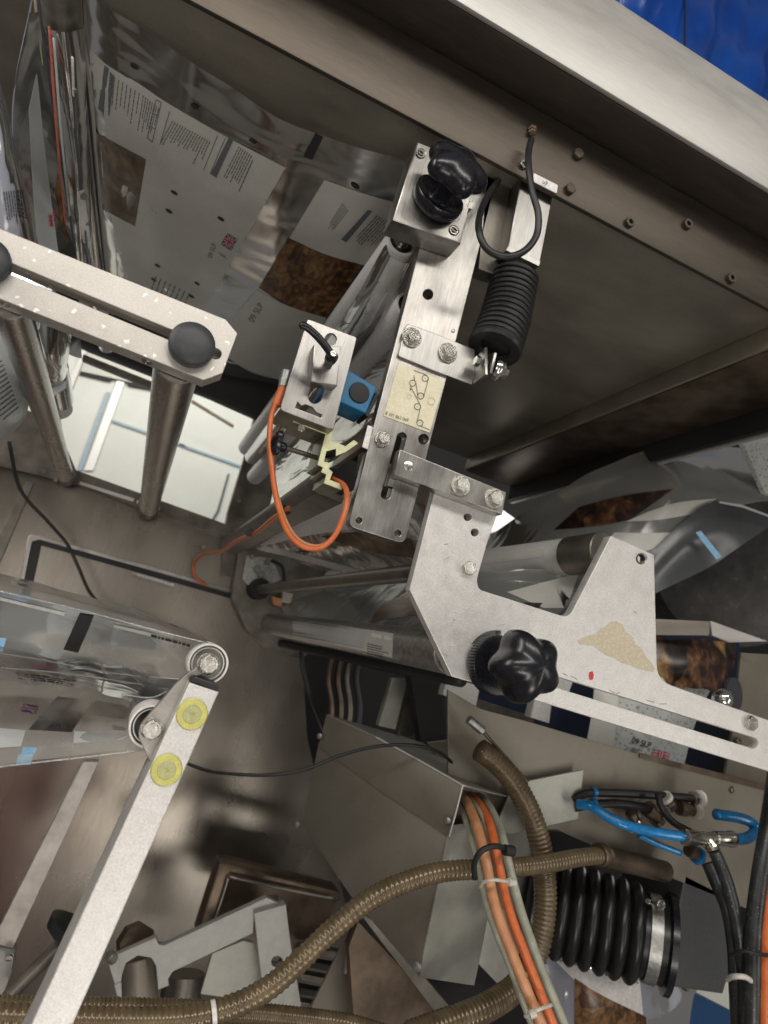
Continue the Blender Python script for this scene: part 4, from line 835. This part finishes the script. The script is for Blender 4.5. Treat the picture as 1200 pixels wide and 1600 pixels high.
cable('jacket', [(1218,1330,.67),(1204,1400,.66),(1197,1470,.655),(1196,1560,.65),(1196,1660,.65)], 9, 'orange', sl_, 14)
cable('jacket', [(1234,1330,.67),(1216,1400,.66),(1210,1470,.655),(1208,1560,.65),(1208,1660,.65)], 7, 'copper', sl_, 14)
ti = thing('cable_tie', 'black cable tie binding the hoses at the right edge', 'cable tie', P(1170,1490,.65)); cable('strap', [(1140,1494,.67),(1160,1486,.65),(1185,1491,.64),(1215,1494,.65)], 3, 'black', ti)
ti = thing('cable_tie', 'pale cable tie binding the two black hoses low on the right', 'cable tie', P(1160,1530,.66)); cable('strap', [(1136,1530,.69),(1146,1526,.665),(1165,1527,.655),(1180,1538,.66)], 4, 'tie', ti)
# big bellows
bl = thing('ribbed_bellows', 'large shiny black ribbed rubber bellows clamped at its right end', 'bellows', P(950,1445,.85))
A0, A1 = P(822,1404,.90), P(1000,1460,.81); axb = (A1-A0).normalized(); Lb = (A1-A0).length; rB0 = 69*sc(940,1440,.85)
pr2 = []; nr = 8
for i in range(nr):
    h = Lb*i/nr; q = Lb/nr; k = 1-.012*abs(i-3.5)
    for t_ in range(8): x = t_/8; pr2.append((rB0*k*(.90+.15*math.sin(math.pi*x)**.75), h+q*x))
pr2.append((rB0*.82, Lb))
lathe('ribs', pr2, A0, axb, 'bellow', bl, 64)
lathe('cuff', [(rB0*.82,0),(rB0*.82,.02),(rB0*.84,.030),(rB0*.84,.040),(rB0*.5,.042)], A1-axb*.001, axb, 'bellow', bl, 56)
lathe('hose_clamp', [(rB0*.84,0),(rB0*.88,.0005),(rB0*.88,.0155),(rB0*.84,.016)], A1+axb*.006, axb, 'galv', bl, 56, None, False)
lathe('flange_ring', [(rB0*.86,0),(rB0*1.0,.002),(rB0*1.0,.010),(rB0*.86,.012)], A1+axb*.030, axb, 'knob', bl, 56)
o_ = bolt(bl, 1029, 1412, .765, 8, 0)
rod('clamp_screw', P(1012,1408,.775), P(1030,1416,.79), .0035, 'zinc', bl)
bb_ = thing('black_housing', 'matt black housing block at the right end of the ribbed bellows', 'housing', P(1110,1460,.82))
plate('block', [(1070,1365),(1142,1402),(1146,1500),(1130,1554),(1040,1541),(1046,1500)], .80, .12, 'blackpad', bb_, bevel=.003)
plate('backing', [(770,1290),(880,1300),(1060,1375),(1060,1520),(1000,1520),(770,1480)], 1.05, .02, 'black', bb_)
cn = thing('conduit_pipe', 'dark pipe behind the end of the ribbed hose', 'pipe', P(990,1350,.78)); rod('pipe', P(930,1335,.76), P(1040,1362,.78), 16*sc(960,1340,.77), 'brown', cn)
# bag under the bellows
bg = thing('food_bag', 'crumpled white and clear food bag below the ribbed bellows', 'bag', P(960,1560,.95))
_, bgb = surf('clear_sheet', [[(840,1470,1.0),(930,1490,.97),(1010,1515,.95),(1090,1545,.95)],[(850,1540,.98),(930,1550,.93),(1010,1560,.92),(1080,1580,.93)],[(850,1680,.98),(930,1680,.94),(1000,1680,.93),(1070,1680,.94)]], 'film_blue', bg, 10, 10, .004, 60)
decal('white_print', [(866,1500),(930,1515),(1000,1532)], [(896,1530),(950,1560),(1005,1586)], bgb, 'whitepl', bg, 6, 5, .0012)
decal('food_photo', [(898,1528),(935,1552),(1010,1590)], [(897,1640),(950,1650),(1010,1650)], bgb, 'food', bg, 6, 8, .0014)
plate('card', [(846,1490),(866,1500),(860,1680),(838,1680)], 1.0, .003, 'white', bg)
nb_ = thing('blue_board', 'dark blue board at the bottom right behind the hoses', 'panel', P(1110,1580,1.1)); plate('panel', [(1078,1548),(1160,1590),(1160,1700),(1068,1700)], 1.05, .02, 'navy', nb_)
nb_.children[0].data.materials[0] = plastic('dark_blue_board', (.01,.05,.14), .5)
wp = thing('pale_board', 'pale wall board behind the dark blue panel', 'panel', P(1110,1560,1.3)); plate('panel', [(1040,1480),(1300,1540),(1300,1720),(1040,1700)], 1.3, .02, 'white', wp)
# =================================================================== CABLE BOX, CABLES AND RIBBED HOSES
cx = thing('cable_duct', 'tilted khaki sheet metal cable duct with orange cables leaving its open end', 'duct', P(620,1300,.85))
pa = plane((510,1117,.95),(723,1228,.74),(655,1525,.74))
sheet('side_panel', pa, [(498,1160),(702,1302),(655,1526),(548,1400),(472,1288)], .002, 'box', cx)
sheet('hood_side', plane((510,1117,.946),(723,1228,.736),(655,1525,.736)), [(510,1117),(587,1152),(723,1228),(702,1308),(600,1240),(497,1166)], .002, 'box', cx)
sheet('hood_top', plane((510,1117,.946),(723,1228,.736),(801,1246,.80)), [(511,1116),(587,1151),(724,1226),(801,1246),(735,1208),(660,1160)], .0015, 'pale', cx)  # pale colour stands in for light on the duct top
sheet('interior_shade', plane((703,1302,.80),(790,1290,.86),(740,1215,.92)), [(700,1240),(735,1215),(798,1248),(788,1300),(703,1306)], .001, 'black', cx)  # black sheet added for the shade inside the open duct end
sheet('hood_far_side', plane((801,1246,.80),(790,1292,.80),(740,1208,.93)), [(801,1246),(790,1292),(735,1260),(735,1205)], .0015, 'box', cx)
hf = plane((510,1117,.944),(723,1228,.734),(655,1525,.734))[0]
link('hood_edge_highlight', sweep_mesh([hf(588,1152), hf(655,1188), hf(723,1227)], .0013, 8), 'cast', cx)  # pale beads paint the light along the hood edges
link('hood_edge_highlight', sweep_mesh([hf(723,1227), hf(713,1268), hf(702,1307)], .0011, 8), 'cast', cx)
cable('hood_edge_highlight', [(723,1227,.7355),(762,1237,.768),(801,1246,.800)], 1.5, 'cast', cx); cable('hood_edge_highlight', [(801,1246,.799),(795,1270,.799),(789,1292,.799)], 1.6, 'cast', cx)
pe = plane((702,1302,.74),(655,1526,.74),(800,1300,.80))
sheet('end_panel', pe, [(704,1290),(792,1280),(750,1498),(741,1540),(655,1527)], .002, 'pale', cx)
sheet('rear_panel', plane((740,1300,.86),(850,1300,.9),(760,1560,.86)), [(742,1280),(840,1300),(800,1560),(742,1500)], .002, 'pale', cx)
for u, v, Y, rr in ((575,1202,.868,7),(500,1150,.945,5),(465,1288,.96,5),(533,1367,.905,7),(700,1282,.742,6),(652,1510,.735,8)):
    lathe('panel_screw', [(rr*sc(u,v,Y),0),(rr*sc(u,v,Y)*.9,.002),(rr*sc(u,v,Y)*.5,.003),(.0001,.003)], P(u, v, Y-.002), -pa[1] if pa[1].y > 0 else pa[1], 'galv', cx, 16)
oc = thing('orange_cable_bundle', 'bundle of two orange and two grey cables leaving the cable duct', 'cables', P(780,1400,.66))
cable('cable', [(722,1243,.80),(731,1256,.755),(745,1290,.70),(757,1335,.67),(775,1420,.65),(812,1520,.64),(862,1640,.63)], 6.9, 'copper', oc, 14)
cable('cable', [(736,1243,.80),(750,1258,.755),(766,1290,.705),(776,1335,.675),(795,1420,.655),(832,1520,.645),(880,1640,.635)], 6.2, 'orange', oc, 14)
cable('cable', [(750,1246,.80),(764,1260,.76),(782,1300,.715),(793,1345,.685),(814,1425,.665),(848,1520,.655),(898,1640,.645)], 6.4, 'greycable', oc, 14)
cable('cable', [(718,1252,.79),(724,1270,.75),(742,1330,.69),(762,1420,.67),(800,1520,.66),(845,1640,.65)], 4.4, 'greycable', oc, 12)
cable('cable', [(730,1244,.80),(740,1254,.76),(755,1280,.72),(768,1330,.69),(786,1420,.67)], 3.5, 'greycable', oc, 10)
ti = thing('cable_tie', 'black cable tie round the orange cable bundle and the ribbed hose', 'cable tie', P(760,1340,.65)); cable('strap', [(742,1372,.665),(741,1350,.655),(752,1330,.645),(775,1322,.645),(797,1330,.66)], 4.5, 'black', ti); rod('head', P(788,1328,.65), P(802,1330,.652), .0055, 'black', ti)
ti = thing('cable_tie', 'pale cable tie round the orange cable bundle just below the black tie', 'cable tie', P(775,1378,.64)); cable('strap', [(750,1386,.66),(756,1378,.645),(775,1375,.636),(800,1379,.645)], 2.6, 'tie', ti); rod('head', P(794,1378,.64), P(804,1380,.642), .0038, 'tie', ti)
ti = thing('cable_tie', 'pale cable tie round the orange cable bundle at the bottom of the photo', 'cable tie', P(840,1582,.62)); cable('strap', [(820,1588,.635),(840,1578,.622),(862,1570,.63)], 2.8, 'tie', ti); rod('head', P(828,1586,.622), P(838,1582,.62), .004, 'tie', ti)
h1 = thing('ribbed_hose', 'golden brown ribbed conduit sweeping from the right past the duct to the lower left', 'hose', P(600,1400,.68))
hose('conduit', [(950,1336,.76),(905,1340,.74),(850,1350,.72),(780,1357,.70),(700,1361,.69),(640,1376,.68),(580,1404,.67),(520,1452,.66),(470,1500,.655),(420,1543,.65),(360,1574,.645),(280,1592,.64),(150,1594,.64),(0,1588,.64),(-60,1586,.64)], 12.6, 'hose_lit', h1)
lathe('end_cuff', [(.0135,0),(.0145,.002),(.0145,.010),(.0125,.012)], P(934,1336,.755), P(955,1333,.765)-P(934,1336,.755), 'brown', h1, 30)
h2 = thing('ribbed_hose', 'darker ribbed conduit curving down between the duct and the bellows', 'hose', P(850,1400,.75))
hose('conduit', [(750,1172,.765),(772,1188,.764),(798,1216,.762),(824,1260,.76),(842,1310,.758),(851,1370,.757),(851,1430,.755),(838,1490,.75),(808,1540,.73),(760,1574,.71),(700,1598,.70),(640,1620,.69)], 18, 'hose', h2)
h3 = thing('ribbed_hose', 'second ribbed conduit lying along the bottom edge of the photo', 'hose', P(200,1570,.72))
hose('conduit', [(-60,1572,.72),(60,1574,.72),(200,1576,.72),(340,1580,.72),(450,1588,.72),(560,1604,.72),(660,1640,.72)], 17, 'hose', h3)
ti = thing('hose_clip', 'white ring clip on the golden ribbed hose at the bottom', 'clip', P(333,1583,.64)); rh = 18*sc(333,1583,.64)
lathe('ring', [(rh*.95,0),(rh,.0004),(rh,.0038),(rh*.95,.0042)], P(330,1584,.641), P(350,1578,.641)-P(330,1584,.641), 'whitepl', ti, 36, None, False)
# thin cables in front of the rear wall
for lb_, pts, rr in (('thin dark cable running down the rear wall behind the clear film', [(14,690,1.3),(32,765,1.35),(75,815,1.38),(105,850,1.4),(122,885,1.4),(142,928,1.4),(172,952,1.4),(230,965,1.4),(300,990,1.4)], 2.8),
    ('thin black cable crossing from the slanted arm to the cable duct', [(270,1180,.9),(300,1196,.88),(340,1207,.86),(420,1211,.84),(480,1201,.83),(530,1181,.82),(590,1166,.80),(650,1165,.78),(690,1178,.79),(716,1204,.81),(738,1242,.82)], 2.6),
    ('thin dark wire hanging beside the rear wall below the label wrapped roller', [(470,1010,1.4),(474,1050,1.38),(486,1090,1.36),(500,1125,1.3),(512,1150,1.2)], 3.6)):
    t = thing('thin_cable', lb_, 'cable', P(*pts[0])); cable('jacket', pts, rr, 'rubber', t)
# dark machinery between the wall and the duct
dm = thing('support_posts', 'dark steel posts and a pale strut behind the upper edge of the cable duct', 'frame', P(620,1100,1.3))
plate('post', [(640,1050),(690,1070),(700,1180),(660,1170)], 1.25, .03, 'black', dm); plate('strut', [(613,1060),(637,1062),(618,1140),(592,1134)], 1.3, .02, 'pale', dm); plate('post', [(640,1066),(662,1066),(645,1150),(622,1150)], 1.32, .02, 'wall_dark', dm)
plate('cross_panel', [(745,1092),(835,1120),(825,1180),(735,1160)], 1.1, .01, 'wall_dark', dm)
plate('side_sheet', [(668,1160),(760,1150),(760,1240),(700,1210)], .96, .006, 'box', dm)
dc = thing('rear_cable_bundle', 'blurred orange and grey cables hanging in the dark behind the duct', 'cables', P(530,1080,1.5))
for i, (u, m) in enumerate(((512,'brown'),(527,'brown'),(541,'wall_dark'),(556,'slate'))): cable('cable', [(u+8,1020,1.6),(u,1060,1.6),(u+6,1110,1.58),(u-4,1180,1.55)], 4.5, m, dc)
for q in (([(560,1440),(700,1590),(760,1700),(560,1700),(545,1480)], 'brown'), ([(555,1418),(600,1452),(760,1640),(740,1660)], 'wall_dark'), ([(640,1500),(760,1540),(720,1640),(650,1560)], 'black')): plate('lower_beam', q[0], 1.0 if q[1]=='brown' else .97 if q[1]=='wall_dark' else 1.2, .02, q[1], dm)
# =================================================================== LOWER LEFT: slanted arm with yellow discs, small rollers and film
sa = thing('slanted_arm', 'slanted square aluminium arm with two yellow discs and a black end cap', 'arm', P(230,1300,.5))
plate('tube', [(296,1066),(342,1081),(110,1610),(60,1720),(-10,1720),(48,1600)], .50, .045, 'cast', sa, bevel=.001)
plate('end_cap', [(299,1060),(305,1057,2),(341,1070,2),(342,1080),(297,1065)], .4995, .046, 'rubber', sa, bevel=.0008)
for u, v in ((300,1116),(260,1203)):
    s = 24*sc(u, v, .5); lathe('yellow_disc', [(s,0),(s,.0012),(s*.93,.0022),(s*.6,.0022),(s*.58,.0018),(s*.2,.0016),(s*.18,.0022),(.0001,.0022)], P(u, v, .50), (0,-1,0), 'yellow', sa, 48)
    lathe('disc_core', [(s*.56,0),(s*.56,.0003),(s*.2,.0003)], P(u, v, .4981), (0,-1,0), 'yellow2', sa, 40)
lv = thing('pivot_lever', 'grease stained pivot lever between the two small rollers', 'lever', P(270,1090,.51))
z3b = lambda pts: [(x/3.158, 900+y/3.158, *( [r_] if r_ else [])) for x, y, r_ in pts]
plate('lever', z3b([(985,430,0),(960,460,0),(925,480,0),(870,530,0),(740,680,10),(690,740,14),(680,790,8),(740,920,0),(790,830,0),(950,500,0),(1030,480,20),(1080,440,20),(1040,400,20)]), .515, .008, 'cast_dark', lv)
for i, (u, v, rr) in enumerate(((325,1037,31),(236,1135,33))):
    s = rr*sc(u, v, .53); a = P(u, v, .525)
    t = thing('film_roller', ['upper small white rimmed roller at the top of the slanted arm','lower small white rimmed roller beside the slanted arm'][i], 'roller', a, 'small rollers on the slanted arm')
    lathe('rim', [(s*.88,.0),(s*.9,-.002),(s*.98,-.002),(s,0),(s,.03),(s*.98,.032)], a, (0,1,0), 'whitepl', t, 56, None, False)
    lathe('inner_ring', [(s*.74,.002),(s*.76,.0),(s*.80,.0),(s*.82,.002)], a, (0,1,0), 'whitepl', t, 48, None, False)
    lathe('core', [(s*.86,.006),(s*.3,.006)], a, (0,1,0), 'slate' if i else 'pale', t, 40, None, False)
    lathe('film_cover', [(s*1.0,.033),(s*1.0,.35)], a, (0,1,0), 'film', t, 48, None, False)
    bolt(t, u+(0 if not i else 1), v+(0 if not i else 3), .5145, 14.5, 17, HEX, rot=.35)
fl = thing('lower_left_film', 'clear crinkled film running from the left edge round the two small rollers', 'film', P(130,1060,.6))
_, bt = surf('upper_sheet', [[(-60,908,.53),(100,947,.53),(220,978,.53),(326,1005,.53)],[(-60,893,.60),(100,934,.60),(214,965,.60),(312,996,.60)],[(-60,880,.75),(100,922,.75),(205,950,.75),(287,984,.75)]], 'film', fl, 10, 6, .0005, 60)
_, b1 = surf('front_fold', [[(-60,912,.54),(100,948,.54),(220,980,.54),(322,1008,.54)],[(-60,960,.57),(100,985,.565),(220,1015,.56),(296,1040,.55)],[(-60,1005,.60),(100,1030,.59),(220,1052,.575),(300,1066,.55)]], 'film', fl, 10, 8, .001, 60)
_, b2 = surf('middle_sheet', [[(-60,1000,.55),(100,1026,.55),(220,1048,.55),(306,1068,.545)],[(-60,1030,.62),(90,1050,.61),(190,1068,.59),(270,1085,.565)],[(-60,1060,.72),(80,1070,.70),(170,1085,.66),(232,1104,.60)]], 'film_wrinkle', fl, 10, 8, .0015, 80)
_, b5 = surf('bottom_sheet', [[(-60,1206,.53),(60,1190,.53),(150,1180,.53),(236,1168,.53)],[(-60,1150,.60),(70,1140,.60),(150,1130,.60),(225,1125,.60)],[(-60,1060,.80),(60,1065,.80),(150,1075,.78),(216,1100,.75)]], 'film', fl, 10, 8, .0012, 50)
decal_poly('print_block', [[(124,959),(146,963),(122,1020),(99,1015)]], b1, 'ink', fl, .001); decal_poly('print_block', [[(-20,995),(10,997),(4,1018),(-20,1016)]], None, 'bluetape', fl, .001, Y=.56)
decal_poly('print_block', [[(-20,1136),(40,1141),(33,1166),(-20,1170)]], b5, 'paper', fl, .001); decal_poly('print_block', [[(116,1142),(204,1149),(190,1156),(115,1161)]], b5, 'paper', fl, .001)
decal_poly('print_block', [[(36,1167),(58,1168),(53,1178),(33,1178)]], None, 'bluetape', fl, .001, Y=.546); decal_poly('print_block', [[(29,1179),(52,1178),(48,1195),(24,1196)]], None, 'bluetape', fl, .001, Y=.54)
decal('food_photo', [(150,1094),(205,1104)], [(136,1115),(196,1124)], b5, 'film_brown', fl, 4, 3, .001)
decal('clear_tint', [(90,1088),(145,1094)], [(44,1140),(112,1144)], b5, 'film_brown', fl, 4, 3, .001)
flag(b5, (46,1107), (12,2), (-3,6), fl); 
decal('edge_print', [(0,933),(50,945),(102,957)], [(0,938),(50,950),(100,962)], b1, 'whitepl', fl, 5, 1, .0008); decal('edge_print', [(178,976),(240,990),(300,1008)], [(178,980),(240,996),(298,1013)], b1, 'paperdim', fl, 5, 1, .0008)
text_lines('small_print', [(236,992),(236,994)], [(300,1009),(300,1011)], 1, 4, b1, 'ink', fl, (0,.1), .0014, seed=40); text_lines('small_print', [(25,1050),(30,1062)], [(140,1066),(120,1072)], 3, 1.6, b2, 'softink', fl, (0,.4), .0014, seed=41); text_lines('small_print', [(176,1132),(176,1140)], [(202,1138),(202,1142)], 3, 1.2, b5, 'softink', fl, (0,.4), .0014, seed=42)
for pts in ([(-40,1015,.56),(60,1030,.56),(180,1052,.56),(300,1063,.545)], [(0,1043,.57),(100,1052,.57),(200,1066,.57),(270,1078,.56)], [(235,1170,.53),(150,1181,.53),(60,1191,.53),(-40,1203,.53)], [(190,1085,.56),(235,1090,.555),(262,1080,.55)], [(-40,915,.53),(120,952,.53),(240,984,.53),(325,1005,.53)]): cable('film_edge', pts, 1.3, 'film_wrinkle', fl)
sg = thing('rear_slanted_bar', 'thin grey slanted bar standing behind the slanted arm', 'bar', P(80,1340,1.0)); plate('bar', [(130,1190),(154,1190),(20,1482),(-14,1474)], 1.1, .02, 'cast_dark', sg); plate('foot', [(-20,1480),(22,1490),(18,1520),(2,1560),(-20,1560)], 1.09, .03, 'grey_bracket', sg); bolt(sg, 14, 1497, 1.08, 6, 0, CAP)
pd = thing('black_paddle', 'dark lever with a black rubber pad behind the foot of the slanted arm', 'lever', P(100,1460,1.1))
lathe('pad', [(.018,0),(.03,.006),(.034,.02),(.02,.026)], P(97,1467,1.1), P(117,1440,1.1)-P(97,1467,1.1), 'rubber', pd, 26); rod('stem', P(100,1470,1.1), P(10,1560,1.05), .009, 'wall_dark', pd)
z7 = lambda pts: [(160+x/3, 1330+y/3) for x, y in pts]
bx = thing('brown_tray', 'brown steel tray behind the clamp bracket at the bottom left', 'tray', P(440,1410,1.3))
plate('tray_floor', z7([(600,130),(1100,230),(1000,470),(520,400),(480,300)]), 1.32, .01, 'brown', bx); plate('tray_rim', z7([(550,55),(640,68),(720,90),(1110,190),(1120,240),(600,122),(585,150),(500,420),(440,400)]), 1.25, .05, 'brown', bx, bevel=.004)
cable('rim_edge', [(359,1370,1.24),(440,1388,1.24),(520,1404,1.24)], 2.2, 'brushed_x', bx); cable('rim_edge', [(357,1372,1.24),(345,1410,1.24),(335,1440,1.24)], 2.0, 'brushed_x', bx)
br3 = thing('clamp_bracket', 'grey clamp bracket gripping a steel post at the bottom left', 'bracket', P(280,1470,1.1))
plate('arm', z7([(25,515),(60,490),(250,405),(264,438),(290,442),(770,218),(832,246),(712,292),(705,385),(560,455),(330,565),(308,600),(312,630),(262,650),(252,540),(230,500),(165,490),(110,525),(92,580),(88,612),(58,626)]), 1.10, .012, 'grey_bracket', br3)
rod('post', P(214,1494,1.14), P(222,1620,1.12), 27*sc(216,1500,1.12), 'box', br3); rod('bolt_stub', P(178,1500,1.09), P(170,1492,1.085), .007, 'galv', br3)
plate('lug', z7([(55,628),(88,614),(92,700),(78,712)]), 1.10, .012, 'grey_bracket', br3)
lathe('hinge_lug', [(.02,0),(.028,.002),(.028,.02),(.02,.022)], P(208,1470,1.18), (.3,-1,.2), 'brown', br3, 8)
plate('upright', z7([(712,292),(860,250),(882,430),(940,770),(940,900),(790,900),(745,600)]), 1.09, .02, 'grey_bracket', br3, [circ(433,1503,9)]); bore(br3, 433, 1503, 1.09, 9, .018)
plate('clamp_ear', z7([(770,218),(832,215),(840,255),(800,262)]), 1.12, .01, 'wall_dark', br3)
plate('backing_plate', z7([(515,480),(660,420),(710,430),(755,600),(600,690),(460,670)]), 1.16, .01, 'pale', br3); rod('vertical_tube', P(288,1520,1.2), P(270,1640,1.18), .032, 'wall_dark', br3)
gt = thing('grating', 'dark slatted grating behind the bottom hose', 'grating', P(510,1530,1.3))
for k in range(5): plate('slat', [(470,1478+k*22),(560,1494+k*22),(560,1504+k*22),(470,1488+k*22)], 1.28, .02, 'black' if k % 2 else 'wall_dark', gt)
tp = thing('folded_guard', 'triangular folded steel guard at the bottom centre', 'guard', P(530,1550,1.1)); plate('guard', z7([(1130,430),(1172,432),(1180,560),(1200,640),(1240,900),(900,900),(960,770)]), 1.10, .006, 'brown', tp); tp.children[0].data.materials[0] = M['box']; rod('weld_bead', P(548,1478,1.095), P(540,1520,1.095), .006, 'brushed_x', tp)
# unseen red panel added behind the camera so that the steel wall mirrors it
rc = thing('red_reflection_panel', 'unseen red panel added for its reflection in the steel wall at the lower left', 'cover', (-.4,-.6,-1.2)); box('panel', (-.9,-.62,-1.9), (-.03,-.55,-.72), 'added_redpanel', rc, .01)
